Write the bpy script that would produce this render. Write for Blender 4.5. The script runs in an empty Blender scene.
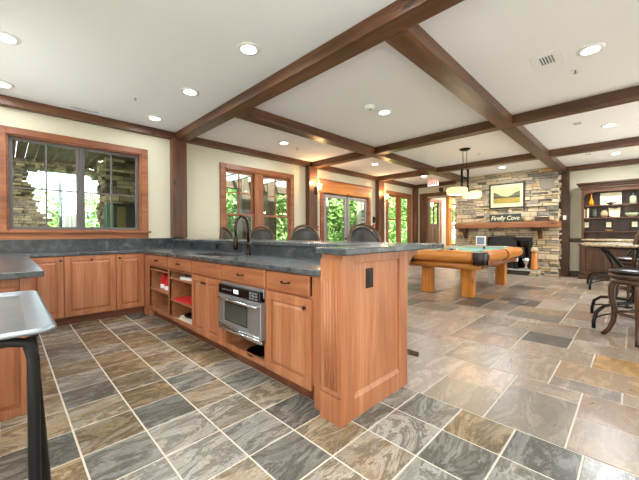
import bpy, bmesh, math, random
from mathutils import Matrix, Vector
random.seed(7)
SC = bpy.context.scene
C = SC.collection
PI = math.pi
YW = 5.64      # window wall plane
XF = 10.55     # fireplace wall plane
XL = -0.55     # wall left of the camera
YR = -3.2      # wall right of the camera (behind)
ZC = 2.88      # ceiling
ZB = 2.75      # underside of beams

# ------------------------------------------------------------------ materials
def lin(h):
    h = h.lstrip('#'); r = []
    for i in (0, 2, 4):
        c = int(h[i:i+2], 16) / 255
        r.append(c / 12.92 if c <= .04045 else ((c + .055) / 1.055) ** 2.4)
    return (r[0], r[1], r[2], 1)

def base_mat(name):
    m = bpy.data.materials.new(name); m.use_nodes = True
    nt = m.node_tree
    b = nt.nodes['Principled BSDF']
    return m, nt, b

def plain(name, col, rough=.5, metal=0, emit=0, ecol=None, spec=.5):
    m, nt, b = base_mat(name)
    b.inputs['Base Color'].default_value = lin(col)
    b.inputs['Roughness'].default_value = rough
    b.inputs['Metallic'].default_value = metal
    b.inputs['Specular IOR Level'].default_value = spec
    if emit:
        b.inputs['Emission Color'].default_value = lin(ecol or col)
        b.inputs['Emission Strength'].default_value = emit
    # very slight procedural tone variation
    n = nt.nodes.new('ShaderNodeTexNoise'); n.inputs['Scale'].default_value = 9
    mr = nt.nodes.new('ShaderNodeMapRange')
    mr.inputs['To Min'].default_value = max(0, rough - .06); mr.inputs['To Max'].default_value = min(1, rough + .06)
    tc = nt.nodes.new('ShaderNodeTexCoord')
    nt.links.new(tc.outputs['Object'], n.inputs['Vector'])
    nt.links.new(n.outputs['Fac'], mr.inputs['Value']); nt.links.new(mr.outputs['Result'], b.inputs['Roughness'])
    return m

def ramp(nt, stops):
    r = nt.nodes.new('ShaderNodeValToRGB'); e = r.color_ramp.elements
    while len(e) > 1: e.remove(e[-1])
    e[0].position = stops[0][0]; e[0].color = lin(stops[0][1])
    for p, c in stops[1:]:
        k = e.new(p); k.color = lin(c)
    return r

def wood(name, dark, mid, light, axis='z', rough=.4, sc=1.0, knots=False, bump=.15):
    m, nt, b = base_mat(name)
    tc = nt.nodes.new('ShaderNodeTexCoord'); mp = nt.nodes.new('ShaderNodeMapping')
    v = [9*sc, 9*sc, 9*sc]; v['xyz'.index(axis)] = .9*sc
    mp.inputs['Scale'].default_value = v
    nt.links.new(tc.outputs['Object'], mp.inputs['Vector'])
    n = nt.nodes.new('ShaderNodeTexNoise'); n.inputs['Scale'].default_value = 1.0
    n.inputs['Detail'].default_value = 6; n.inputs['Roughness'].default_value = .62; n.inputs['Distortion'].default_value = .5
    nt.links.new(mp.outputs['Vector'], n.inputs['Vector'])
    r = ramp(nt, [(.28, dark), (.5, mid), (.72, light)])
    nt.links.new(n.outputs['Fac'], r.inputs['Fac'])
    mp2 = nt.nodes.new('ShaderNodeMapping'); w = [70*sc]*3; w['xyz'.index(axis)] = 2.5*sc
    mp2.inputs['Scale'].default_value = w
    nt.links.new(tc.outputs['Object'], mp2.inputs['Vector'])
    n2 = nt.nodes.new('ShaderNodeTexNoise'); n2.inputs['Scale'].default_value = 1; n2.inputs['Detail'].default_value = 2
    nt.links.new(mp2.outputs['Vector'], n2.inputs['Vector'])
    mx = nt.nodes.new('ShaderNodeMix'); mx.data_type = 'RGBA'; mx.blend_type = 'MULTIPLY'
    r2 = ramp(nt, [(.3, '#b8a898'), (.6, '#ffffff')])
    nt.links.new(n2.outputs['Fac'], r2.inputs['Fac'])
    mx.inputs[0].default_value = .4
    nt.links.new(r.outputs['Color'], mx.inputs[6]); nt.links.new(r2.outputs['Color'], mx.inputs[7])
    out = mx.outputs[2]
    if knots:
        vo = nt.nodes.new('ShaderNodeTexVoronoi'); vo.inputs['Scale'].default_value = 1.0
        mp3 = nt.nodes.new('ShaderNodeMapping'); w = [5.]*3; w['xyz'.index(axis)] = 1.7
        mp3.inputs['Scale'].default_value = w
        nt.links.new(tc.outputs['Object'], mp3.inputs['Vector']); nt.links.new(mp3.outputs['Vector'], vo.inputs['Vector'])
        rk = ramp(nt, [(.05, '#2a1508'), (.13, '#ffffff')])
        nt.links.new(vo.outputs['Distance'], rk.inputs['Fac'])
        mk = nt.nodes.new('ShaderNodeMix'); mk.data_type = 'RGBA'; mk.blend_type = 'MULTIPLY'; mk.inputs[0].default_value = .8
        nt.links.new(out, mk.inputs[6]); nt.links.new(rk.outputs['Color'], mk.inputs[7]); out = mk.outputs[2]
    nt.links.new(out, b.inputs['Base Color'])
    b.inputs['Roughness'].default_value = rough
    bp = nt.nodes.new('ShaderNodeBump'); bp.inputs['Strength'].default_value = bump; bp.inputs['Distance'].default_value = .004
    nt.links.new(n2.outputs['Fac'], bp.inputs['Height']); nt.links.new(bp.outputs['Normal'], b.inputs['Normal'])
    return m

def mottled(name, stops, scale=6, rough=.4, detail=8, dist=.8, metal=0, bump=0, vec=(1, 1, 1)):
    m, nt, b = base_mat(name)
    tc = nt.nodes.new('ShaderNodeTexCoord'); mp = nt.nodes.new('ShaderNodeMapping')
    mp.inputs['Scale'].default_value = vec
    nt.links.new(tc.outputs['Object'], mp.inputs['Vector'])
    n = nt.nodes.new('ShaderNodeTexNoise'); n.inputs['Scale'].default_value = scale
    n.inputs['Detail'].default_value = detail; n.inputs['Distortion'].default_value = dist; n.inputs['Roughness'].default_value = .65
    nt.links.new(mp.outputs['Vector'], n.inputs['Vector'])
    r = ramp(nt, stops); nt.links.new(n.outputs['Fac'], r.inputs['Fac'])
    nt.links.new(r.outputs['Color'], b.inputs['Base Color'])
    b.inputs['Roughness'].default_value = rough; b.inputs['Metallic'].default_value = metal
    if bump:
        bp = nt.nodes.new('ShaderNodeBump'); bp.inputs['Strength'].default_value = bump; bp.inputs['Distance'].default_value = .01
        nt.links.new(n.outputs['Fac'], bp.inputs['Height']); nt.links.new(bp.outputs['Normal'], b.inputs['Normal'])
    return m

def tile_mat(name, stops, vein, rough, vein_amt=.5, rr=(.25, .55)):
    """slate tiles: the tone of each comes from a per-face random number, the veining from noise"""
    m, nt, b = base_mat(name)
    at = nt.nodes.new('ShaderNodeAttribute'); at.attribute_name = 'rnd'
    tc = nt.nodes.new('ShaderNodeTexCoord')
    # shift the noise per tile
    cmb = nt.nodes.new('ShaderNodeVectorMath'); cmb.operation = 'MULTIPLY_ADD'
    cv = nt.nodes.new('ShaderNodeCombineXYZ')
    mu = nt.nodes.new('ShaderNodeMath'); mu.operation = 'MULTIPLY'; mu.inputs[1].default_value = 91
    nt.links.new(at.outputs['Fac'], mu.inputs[0])
    for i in range(3): nt.links.new(mu.outputs[0], cv.inputs[i])
    nt.links.new(tc.outputs['Object'], cmb.inputs[0]); cmb.inputs[1].default_value = (.8, 2.1, 1)
    nt.links.new(cv.outputs[0], cmb.inputs[2])
    n = nt.nodes.new('ShaderNodeTexNoise'); n.inputs['Scale'].default_value = 2.3; n.inputs['Detail'].default_value = 9
    n.inputs['Distortion'].default_value = 1.2; n.inputs['Roughness'].default_value = .66
    nt.links.new(cmb.outputs[0], n.inputs['Vector'])
    add = nt.nodes.new('ShaderNodeMath'); add.operation = 'MULTIPLY_ADD'; add.inputs[1].default_value = vein_amt
    nt.links.new(n.outputs['Fac'], add.inputs[0])
    sub = nt.nodes.new('ShaderNodeMath'); sub.operation = 'SUBTRACT'; sub.inputs[1].default_value = vein_amt * .5
    nt.links.new(at.outputs['Fac'], sub.inputs[0]); nt.links.new(sub.outputs[0], add.inputs[2])
    r = ramp(nt, stops); nt.links.new(add.outputs[0], r.inputs['Fac'])
    n2 = nt.nodes.new('ShaderNodeTexNoise'); n2.inputs['Scale'].default_value = 2.6; n2.inputs['Detail'].default_value = 11
    n2.inputs['Distortion'].default_value = 1.3; n2.inputs['Roughness'].default_value = .78
    nt.links.new(cmb.outputs[0], n2.inputs['Vector'])
    r2 = ramp(nt, vein); nt.links.new(n2.outputs['Fac'], r2.inputs['Fac'])
    mx = nt.nodes.new('ShaderNodeMix'); mx.data_type = 'RGBA'; mx.blend_type = 'MULTIPLY'; mx.inputs[0].default_value = 1
    nt.links.new(r.outputs['Color'], mx.inputs[6]); nt.links.new(r2.outputs['Color'], mx.inputs[7])
    nt.links.new(mx.outputs[2], b.inputs['Base Color'])
    mr = nt.nodes.new('ShaderNodeMapRange'); mr.inputs['To Min'].default_value = rr[0]; mr.inputs['To Max'].default_value = rr[1]
    nt.links.new(n2.outputs['Fac'], mr.inputs['Value']); nt.links.new(mr.outputs['Result'], b.inputs['Roughness'])
    bp = nt.nodes.new('ShaderNodeBump'); bp.inputs['Strength'].default_value = .35; bp.inputs['Distance'].default_value = .006
    nt.links.new(n.outputs['Fac'], bp.inputs['Height']); nt.links.new(bp.outputs['Normal'], b.inputs['Normal'])
    return m

def glass_mat():
    m = bpy.data.materials.new('window_glass'); m.use_nodes = True; nt = m.node_tree; nt.nodes.clear()
    o = nt.nodes.new('ShaderNodeOutputMaterial'); t = nt.nodes.new('ShaderNodeBsdfTransparent'); g = nt.nodes.new('ShaderNodeBsdfGlossy')
    t.inputs[0].default_value = (.97, .99, .98, 1); g.inputs['Roughness'].default_value = .02
    mx = nt.nodes.new('ShaderNodeMixShader'); fr = nt.nodes.new('ShaderNodeFresnel'); fr.inputs[0].default_value = 1.35
    # only the face turned to the viewer reflects (the pane's back face would read as total reflection)
    ge = nt.nodes.new('ShaderNodeNewGeometry'); iv = nt.nodes.new('ShaderNodeMath'); iv.operation = 'SUBTRACT'; iv.inputs[0].default_value = 1
    ml = nt.nodes.new('ShaderNodeMath'); ml.operation = 'MULTIPLY'
    nt.links.new(ge.outputs['Backfacing'], iv.inputs[1]); nt.links.new(iv.outputs[0], ml.inputs[0]); nt.links.new(fr.outputs[0], ml.inputs[1])
    nt.links.new(ml.outputs[0], mx.inputs[0]); nt.links.new(t.outputs[0], mx.inputs[1]); nt.links.new(g.outputs[0], mx.inputs[2])
    nt.links.new(mx.outputs[0], o.inputs[0])
    return m

def stone_mat(name, stops, rough=.85):
    m, nt, b = base_mat(name)
    at = nt.nodes.new('ShaderNodeAttribute'); at.attribute_name = 'rnd'
    tc = nt.nodes.new('ShaderNodeTexCoord')
    n = nt.nodes.new('ShaderNodeTexNoise'); n.inputs['Scale'].default_value = 14; n.inputs['Detail'].default_value = 6
    nt.links.new(tc.outputs['Object'], n.inputs['Vector'])
    a = nt.nodes.new('ShaderNodeMath'); a.operation = 'MULTIPLY_ADD'; a.inputs[1].default_value = .5
    s = nt.nodes.new('ShaderNodeMath'); s.operation = 'SUBTRACT'; s.inputs[1].default_value = .25
    nt.links.new(n.outputs['Fac'], a.inputs[0]); nt.links.new(at.outputs['Fac'], s.inputs[0]); nt.links.new(s.outputs[0], a.inputs[2])
    r = ramp(nt, stops); nt.links.new(a.outputs[0], r.inputs['Fac'])
    nt.links.new(r.outputs['Color'], b.inputs['Base Color']); b.inputs['Roughness'].default_value = rough
    bp = nt.nodes.new('ShaderNodeBump'); bp.inputs['Strength'].default_value = .6; bp.inputs['Distance'].default_value = .02
    nt.links.new(n.outputs['Fac'], bp.inputs['Height']); nt.links.new(bp.outputs['Normal'], b.inputs['Normal'])
    return m

M = {}
for ax in 'xyz':
    M['cab_'+ax] = wood('cabinet_wood_'+ax, '#955a3a', '#ac6d47', '#be835b', ax, .36, 1, False, .05)
    M['rustic_'+ax] = wood('rustic_timber_'+ax, '#3c2010', '#5c3820', '#7c5232', ax, .36, 1.0, True, .4)
    M['trim_'+ax] = wood('window_trim_wood_'+ax, '#6e3a20', '#8f5430', '#a96c42', ax, .4)
    M['log_'+ax] = wood('honey_log_'+ax, '#a05a1e', '#c67c30', '#d89448', ax, .35, .8, True)
    M['walnut_'+ax] = wood('dark_walnut_'+ax, '#2a180b', '#472b15', '#624020', ax, .35)
    M['post_'+ax] = wood('porch_post_'+ax, '#322818', '#4a3c24', '#5e5034', ax, .7)
M['mantel'] = wood('mantel_timber', '#6b3d22', '#945d38', '#b07a50', 'y', .6, 1, True, .5)
M['shelfwood'] = wood('cabinet_inside', '#8a5230', '#aa6f48', '#bd8560', 'x', .5)
M['kick'] = wood('toe_kick_wood', '#5e321c', '#74412a', '#875236', 'y', .5)
M['kickx'] = wood('toe_kick_wood_x', '#5e321c', '#74412a', '#875236', 'x', .5)
M['wall'] = plain('cream_wall_paint', '#c9c2aa', .75)
M['ceil'] = plain('white_ceiling_paint', '#eeeef0', .9)
M['stonetop'] = mottled('soapstone', [(.25, '#282a2b'), (.45, '#3d4042'), (.6, '#565a5b'), (.8, '#8b8e8d')], 5, .24, 10, 1.2)
M['splash'] = mottled('soapstone_splash', [(.3, '#1d2022'), (.5, '#34383a'), (.62, '#4f5354'), (.75, '#8d908f')], 7, .35, 10, 1.2)
M['slate'] = tile_mat('kitchen_slate', [(0, '#5c5952'), (.18, '#87857d'), (.32, '#b3aea3'), (.45, '#aa9270'), (.55, '#8a785c'), (.68, '#b5b1a8'), (.8, '#98948a'), (.9, '#c9c1b2'), (1, '#c9a266')],
                      [(.32, '#6d6a66'), (.41, '#d8d6d2'), (.46, '#8f8c87'), (.51, '#cfccc6'), (.54, '#ffffff'), (.57, '#a8a5a0'), (.64, '#e8e6e2'), (.68, '#b0ada8')], 1.0, .35, (.16, .36))
M['lounge'] = tile_mat('lounge_slate', [(0, '#615e57'), (.12, '#857e72'), (.26, '#a59583'), (.38, '#c0a994'), (.48, '#a98a72'), (.58, '#bca894'), (.68, '#c7b7aa'), (.8, '#97897a'), (.9, '#b79c7e'), (1, '#c09660')],
                       [(.32, '#8e8a86'), (.42, '#d4d1cd'), (.5, '#bdbab6'), (.57, '#efedea'), (.64, '#cfccc8'), (.72, '#ffffff')], .75, .3, (.2, .4))
M['grout'] = plain('grout', '#c4baa8', .9)
M['glass'] = glass_mat()
M['stone'] = stone_mat('stacked_stone', [(0, '#635c50'), (.2, '#93897a'), (.42, '#b5a78f'), (.6, '#c9b48c'), (.75, '#b09f88'), (.9, '#dccdb0'), (1, '#bb9a68')])
M['mortar'] = plain('dark_joint', '#3d3a34', .95)
M['porchstone'] = stone_mat('porch_stone', [(0, '#3a3524'), (.3, '#5e553c'), (.6, '#857a58'), (.85, '#a99c74'), (1, '#6b5335')])
M['iron'] = plain('black_iron', '#1b1a1a', .45, .6)
M['iron2'] = plain('dark_frame', '#141313', .5)
M['bronze'] = plain('oil_rubbed_bronze', '#3b2f28', .3, .9)
M['steel'] = mottled('brushed_steel', [(.3, '#a2a3a5'), (.7, '#bcbdbf')], 3, .34, 3, .2, .8, 0, (1, 14, 1))
M['steel2'] = plain('polished_steel', '#d2d3d4', .16, 1)
M['sash'] = plain('window_sash_paint', '#5d5654', .45)
M['sash2'] = plain('door_sash_grey', '#8d8583', .45)
M['black'] = plain('black_gloss', '#0b0b0c', .12)
M['blackmat'] = plain('black_matte', '#141414', .6)
M['button'] = plain('grey_buttons', '#6e7174', .4)
M['display'] = plain('lit_display', '#cfe3ea', .4, 0, .6)
M['felt'] = plain('green_felt', '#6a9c96', .95)
M['leather'] = plain('dark_brown_leather', '#2d2622', .32)
M['leatherg'] = plain('grey_green_leather', '#29241f', .42)
M['white'] = plain('white_plastic', '#e9e9e6', .4)
M['cream'] = plain('cream_card', '#dcd2b2', .7)
M['red'] = plain('red_cloth', '#c81a1e', .7)
M['redp'] = plain('red_plastic', '#b5221c', .35)
M['bulb'] = plain('lit_can', '#ffffff', .5, 0, 9, '#fff6ea')
M['amber'] = plain('lit_amber_glass', '#ffe6b0', .3, 0, .55, '#ffd98c')
M['sconceglass'] = plain('lit_sconce_glass', '#ffe0a8', .3, 0, 5, '#ffcf85')
M['exitw'] = plain('exit_housing', '#efe8e6', .5)
M['exitr'] = plain('exit_letters', '#ff4a44', .5, 0, 1.3, '#ff4a40')
M['granite'] = mottled('tan_granite', [(.3, '#7d6a52'), (.5, '#b39b78'), (.7, '#d8c6a4')], 40, .25, 4, .2)
M['orange'] = plain('amber_vase_glass', '#e08a10', .15)
M['green'] = plain('dark_green_paint', '#2f3a30', .5)
M['gold'] = plain('aged_gold', '#b88d3a', .35, .7)
M['dkglass'] = plain('smoked_glass', '#45483f', .12)
M['paleglass'] = plain('pale_bottle_glass', '#aab08f', .15)
M['paper'] = plain('paper', '#d8d2c4', .8)
M['drift'] = plain('driftwood', '#b59c78', .8)
M['leaf'] = mottled('leaves', [(.3, '#4a6a30'), (.5, '#7a9c48'), (.7, '#a2b96e')], 1.6, .6, 4, .2)
M['leafd'] = mottled('dark_leaves', [(.3, '#38562a'), (.5, '#628a40'), (.7, '#8cac62')], 1.6, .6, 4, .2)
M['bark'] = wood('bark', '#3a2c1e', '#54402c', '#6c553c', 'z', .9)
M['lawn'] = mottled('lawn', [(.3, '#4a7a28'), (.6, '#7aac40')], 3, .9)
M['hill'] = mottled('hill', [(.3, '#7f9a86'), (.6, '#a4b5a2')], .15, 1)
M['canvas'] = plain('umbrella_canvas', '#d6d8ce', .8)
M['porchfloor'] = mottled('flagstone', [(.3, '#6d675a'), (.6, '#8d8673')], 2, .8)
M['mat1'] = plain('dark_rail', '#241611', .4)

# ------------------------------------------------------------------ mesh helper
def xf(p, th, o):
    c, s = math.cos(th), math.sin(th)
    return (o[0] + c*p[0] - s*p[1], o[1] + s*p[0] + c*p[1], o[2] + p[2])

class MB:
    def __init__(s): s.v = []; s.f = []; s.r = []; s.sm = []
    def add(s, vs, fs, rnd=0., smooth=False):
        b = len(s.v); s.v += [tuple(p) for p in vs]
        for f in fs:
            s.f.append(tuple(b+i for i in f)); s.r.append(rnd); s.sm.append(smooth)
        return s
    def box(s, x0, x1, y0, y1, z0, z1, rnd=0.):
        if x0 > x1: x0, x1 = x1, x0
        if y0 > y1: y0, y1 = y1, y0
        if z0 > z1: z0, z1 = z1, z0
        vs = [(x0,y0,z0),(x1,y0,z0),(x1,y1,z0),(x0,y1,z0),(x0,y0,z1),(x1,y0,z1),(x1,y1,z1),(x0,y1,z1)]
        return s.add(vs, [(0,3,2,1),(4,5,6,7),(0,1,5,4),(1,2,6,5),(2,3,7,6),(3,0,4,7)], rnd)
    def frustum(s, x0, x1, z0, z1, ya, yb, ins):
        """raised field: back rectangle at y=ya, inset front rectangle at y=yb (yb<ya = towards viewer)"""
        vs = [(x0,ya,z0),(x1,ya,z0),(x1,ya,z1),(x0,ya,z1),(x0+ins,yb,z0+ins),(x1-ins,yb,z0+ins),(x1-ins,yb,z1-ins),(x0+ins,yb,z1-ins)]
        return s.add(vs, [(4,5,6,7),(0,1,5,4),(1,2,6,5),(2,3,7,6),(3,0,4,7),(0,3,2,1)])
    def prism(s, poly, axis, a, b, rnd=0.):
        """poly: 2d points in the plane normal to axis, extruded from a to b"""
        def p3(u, v, w):
            return {'x': (w, u, v), 'y': (u, w, v), 'z': (u, v, w)}[axis]
        n = len(poly)
        vs = [p3(u, v, a) for u, v in poly] + [p3(u, v, b) for u, v in poly]
        fs = [tuple(range(n))[::-1], tuple(range(n, 2*n))] + [(i, (i+1) % n, n+(i+1) % n, n+i) for i in range(n)]
        return s.add(vs, fs, rnd)
    def tube(s, pts, r, n=10, cap=True):
        pts = [Vector(p) for p in pts]
        rs = r if isinstance(r, (list, tuple)) else [r]*len(pts)
        rings = []; up = None
        for i, p in enumerate(pts):
            t = (pts[min(i+1, len(pts)-1)] - pts[max(i-1, 0)]).normalized()
            if up is None:
                a = Vector((0, 0, 1)) if abs(t.z) < .9 else Vector((1, 0, 0))
                up = (a - t*a.dot(t)).normalized()
            else:
                up = (up - t*up.dot(t)).normalized()
            w = t.cross(up)
            rings.append([p + (up*math.cos(2*PI*k/n) + w*math.sin(2*PI*k/n))*rs[i] for k in range(n)])
        b = len(s.v)
        for rg in rings: s.v += [tuple(q) for q in rg]
        for i in range(len(rings)-1):
            for k in range(n):
                s.f.append((b+i*n+k, b+i*n+(k+1) % n, b+(i+1)*n+(k+1) % n, b+(i+1)*n+k)); s.r.append(0.); s.sm.append(True)
        if cap:
            s.f.append(tuple(b+k for k in range(n))[::-1]); s.r.append(0.); s.sm.append(False)
            e = b+(len(rings)-1)*n
            s.f.append(tuple(e+k for k in range(n))); s.r.append(0.); s.sm.append(False)
        return s
    def lathe(s, prof, c=(0, 0, 0), n=24, sx=1, sy=1):
        """prof: list of (r, z)"""
        b = len(s.v)
        for r, z in prof:
            for k in range(n):
                a = 2*PI*k/n; s.v.append((c[0]+r*sx*math.cos(a), c[1]+r*sy*math.sin(a), c[2]+z))
        for i in range(len(prof)-1):
            for k in range(n):
                s.f.append((b+i*n+k, b+i*n+(k+1) % n, b+(i+1)*n+(k+1) % n, b+(i+1)*n+k)); s.r.append(0.); s.sm.append(True)
        s.f.append(tuple(b+k for k in range(n))[::-1]); s.r.append(0.); s.sm.append(False)
        e = b+(len(prof)-1)*n
        s.f.append(tuple(e+k for k in range(n))); s.r.append(0.); s.sm.append(False)
        return s
    def build(s, name, mat, parent=None, bevel=0, loc=None, rot=0):
        """loc: world position of a top-level mesh; vertices are taken as local to it"""
        me = bpy.data.meshes.new(name); me.from_pydata(s.v, [], s.f); me.update()
        me.polygons.foreach_set('use_smooth', s.sm)
        at = me.attributes.new('rnd', 'FLOAT', 'FACE'); at.data.foreach_set('value', s.r)
        if isinstance(mat, (list, tuple)):
            for q in mat: me.materials.append(q)
        else: me.materials.append(mat)
        o = bpy.data.objects.new(name, me); C.objects.link(o)
        if parent: o.parent = parent
        if loc: o.location = loc; o.rotation_euler = (0, 0, rot)
        if bevel:
            md = o.modifiers.new('bevel', 'BEVEL'); md.width = bevel; md.segments = 2; md.limit_method = 'ANGLE'
            md.angle_limit = math.radians(40)
        return o

def props(o, label=None, cat=None, group=None, kind=None):
    if label: o['label'] = label
    if cat: o['category'] = cat
    if group: o['group'] = group
    if kind: o['kind'] = kind
    return o

def empty(name, loc=(0, 0, 0), rot=0, **k):
    o = bpy.data.objects.new(name, None); C.objects.link(o)
    o.location = loc; o.rotation_euler = (0, 0, rot); o.empty_display_size = .1
    return props(o, **k)

def dup(root, loc, rot=0, label=None, group=None):
    r = root.copy(); C.objects.link(r); r.location = loc; r.rotation_euler = (0, 0, rot)
    if label: r['label'] = label
    if group: r['group'] = group
    for ch in list(root.children):
        c = ch.copy(); C.objects.link(c); c.parent = r
        for g in list(ch.children):
            d = g.copy(); C.objects.link(d); d.parent = c
    return r

def centred(mb):
    """moves an MB's vertices so its base centre is the origin; returns that location"""
    xs = [p[0] for p in mb.v]; ys = [p[1] for p in mb.v]; zs = [p[2] for p in mb.v]
    c = ((min(xs)+max(xs))/2, (min(ys)+max(ys))/2, min(zs))
    mb.v = [(p[0]-c[0], p[1]-c[1], p[2]-c[2]) for p in mb.v]
    return c

def single(name, mb, mat, label=None, cat=None, group=None, kind=None, bevel=0):
    c = centred(mb); o = mb.build(name, mat, None, bevel, c)
    return props(o, label, cat, group, kind)

def struct(name, mb, mat, bevel=0):
    return props(mb.build(name, mat, None, bevel), kind='structure')

def text_mesh(name, txt, size, mat, parent, loc, rot, extrude=.004, shear=0, xs=1, bold=0):
    cu = bpy.data.curves.new(name, 'FONT'); cu.body = txt; cu.size = size; cu.extrude = extrude; cu.shear = shear
    cu.align_x = 'CENTER'; cu.align_y = 'CENTER'; cu.offset = bold
    t = bpy.data.objects.new(name, cu); C.objects.link(t)
    bpy.context.view_layer.update()
    me = bpy.data.meshes.new_from_object(t.evaluated_get(bpy.context.evaluated_depsgraph_get()))
    bpy.data.objects.remove(t)
    me.materials.clear(); me.materials.append(mat)
    o = bpy.data.objects.new(name, me); C.objects.link(o); o.parent = parent
    o.location = loc; o.rotation_euler = rot; o.scale = (xs, 1, 1)
    return o

FACE_X = -PI/2      # a thing turned this way faces -X; its local x runs along -Y

# ------------------------------------------------------------------ floor
def floor():
    g = MB(); g.box(XL-.2, 14.8, YR-.2, YW+.2, -.12, -.003)
    fl = struct('floor', g, M['grout'])
    k = MB(); gp = .0045
    def tile(mb, x0, x1, y0, y1, r):
        x0 += gp; x1 -= gp; y0 += gp; y1 -= gp; e = .0025
        mb.add([(x0, y0, -.003), (x1, y0, -.003), (x1, y1, -.003), (x0, y1, -.003),
                (x0+e, y0+e, 0), (x1-e, y0+e, 0), (x1-e, y1-e, 0), (x0+e, y1-e, 0)],
               [(4, 5, 6, 7), (0, 1, 5, 4), (1, 2, 6, 5), (2, 3, 7, 6), (3, 0, 4, 7)], r)
    T = .305; X1 = 2.10
    dark = {(6, -1): .02}
    for i in range(0, 9):
        x1 = X1 - i*T; x0 = x1 - T
        if x0 < XL: x0 = XL
        for j in range(-16, 14):
            y0 = 1.399 + j*T; y1 = min(y0+T, YW)
            if y1 < YR or y0 >= YW: continue
            # browner beside the window counter, greyer elsewhere
            r = random.choice([random.uniform(0, .4), random.uniform(.25, .95), random.uniform(0, .9)])
            if y0 > 2.6 and random.random() < .6: r = random.uniform(.38, .72)
            elif y0 < 2.3 and x0 > .5 and random.random() < .5: r = random.uniform(0, .4)
            if x0 > 1.7 and y0 < .45: r = random.choice([.02, .3, .1, .98, .9])
            tile(k, x0, x1, max(y0, YR), y1, .5+(r-.5)*.75)
    ko = k.build('kitchen_tiles', M['slate'], fl)
    # lounge: random ashlar pattern on an 8 inch module
    c = .2032; X0 = X1; nx = int((14.6 - X0)/c); Y0 = YR; ny = int((YW-YR)/c)
    occ = [[False]*(ny) for _ in range(nx)]
    l = MB()
    def put(i, j, w, h, r):
        for a in range(w):
            for b in range(h): occ[i+a][j+b] = True
        tile(l, X0+i*c, X0+(i+w)*c, Y0+j*c, Y0+(j+h)*c, r)
    def cell(x, y): return int((x-X0)/c+.5), int((y-Y0)/c+.5)
    i, j = cell(5.2, 1.68); put(i, j, 2, 2, -.12); put(i+2, j, 2, 2, -.1)
    i, j = cell(3.84, .36); put(i, j, 2, 2, .03)
    i, j = cell(5.9, 1.1); put(i, j, 2, 1, .05)
    sizes = [(3, 2), (2, 3), (2, 2), (2, 2), (1, 2), (2, 1), (1, 1)]
    for j in range(ny):
        for i in range(nx):
            if occ[i][j]: continue
            random.shuffle(sizes)
            for w, h in sorted(sizes, key=lambda q: -q[0]*q[1]*random.uniform(.4, 1)):
                if i+w > nx or j+h > ny: continue
                if any(occ[i+a][j+b] for a in range(w) for b in range(h)): continue
                r = random.gauss(.5, .24); r = max(.08, min(1, r))
                if random.random() < .05: r = random.uniform(0, .12)
                put(i, j, w, h, r); break
    l.build('lounge_tiles', M['lounge'], fl)
floor()

# ------------------------------------------------------------------ shell
def wall_y(mb, y0, y1, x0, x1, z0, z1, holes):
    """wall slab normal to Y with rectangular holes (hx0,hx1,hz0,hz1)"""
    xs = sorted({x0, x1} | {h[0] for h in holes} | {h[1] for h in holes})
    for a, b in zip(xs[:-1], xs[1:]):
        m = (a+b)/2; cuts = sorted([(h[2], h[3]) for h in holes if h[0] < m < h[1]])
        z = z0
        for c0, c1 in cuts:
            if c0 > z: mb.box(a, b, y0, y1, z, c0)
            z = c1
        if z < z1: mb.box(a, b, y0, y1, z, z1)
    return mb

W1 = (.02, 1.56, 1.19, 2.43)
W2 = (3.03, 4.68, .62, 2.42)
FD = (5.78, 7.68, 0, 2.20)
W3 = (8.77, 10.17, .62, 2.42)
struct('wall_window_side', wall_y(MB(), YW, YW+.1, XL-.2, XF+.25, -.1, ZC, [W1, W2, FD, W3]), M['wall'])
LD = (11.75, 12.62, 0, 2.38)
struct('wall_lobby_window_side', wall_y(MB(), YW, YW+.1, XF+.25, 14.8, -.1, ZC, [LD, (13.75, 14.5, .6, 2.35)]), M['wall'])
OP = (4.12, 5.17, 0, 2.38)      # opening beside the fireplace, Y range
w = MB(); w2 = wall_y(MB(), XF, XF+.2, YR-.2, YW, -.1, ZC, [OP])
w2.v = [(p[1], p[0], p[2]) for p in w2.v]; w2.f = [tuple(reversed(f)) for f in w2.f]
struct('wall_fireplace_side', w2, M['wall'])
LW = [(-2.8, -.9, .1, 2.5), (-.6, 1.4, .5, 2.5), (3.3, 5.1, 1.12, 2.5)]      # unseen windows added to let daylight in, left of the camera (Y ranges)
wl = wall_y(MB(), XL-.2, XL, YR-.2, YW, -.1, ZC, LW)
wl.v = [(p[1], p[0], p[2]) for p in wl.v]; wl.f = [tuple(reversed(f)) for f in wl.f]
struct('wall_left', wl, M['wall'])
BW = [(-.3, 1.2, .6, 2.4), (5.4, 7.6, .1, 2.5), (8.1, 10.3, .1, 2.5)]  # holes for the added daylight windows, out of view
struct('wall_right', wall_y(MB(), YR-.2, YR, XL, XF, -.1, ZC, BW), M['wall'])
struct('ceiling', MB().box(XL-.3, 14.9, YR-.3, YW+.22, ZC, ZC+.25), M['ceil'])

struct('ceiling_sun_shade', MB().box(XL-.3, 14.9, YW+.22, 7.2, ZC+.02, ZC+.2), M['ceil'])  # unseen slab added to keep the sun off the porch posts

# lobby beyond the opening
struct('wall_lobby', MB().box(14.6, 14.8, 2.4, YW, -.1, ZC), M['wall'])
struct('wall_lobby_side', MB().box(XF+.2, 14.6, 2.4, 2.55, -.1, ZC), M['wall'])

tn = [0]
def trim(mb, mat, bevel=.006):
    tn[0] += 1
    return struct('trim_%d' % tn[0], mb, mat, bevel)
# crown timbers along the walls
trim(MB().box(XL, XF, YW-.1, YW, 2.76, ZC), M['rustic_x'])
trim(MB().box(XF-.1, XF, YR, 1.2, 2.76, ZC), M['rustic_y'])
trim(MB().box(XF-.1, XF, 4.05, YW-.1, 2.76, ZC), M['rustic_y'])
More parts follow.
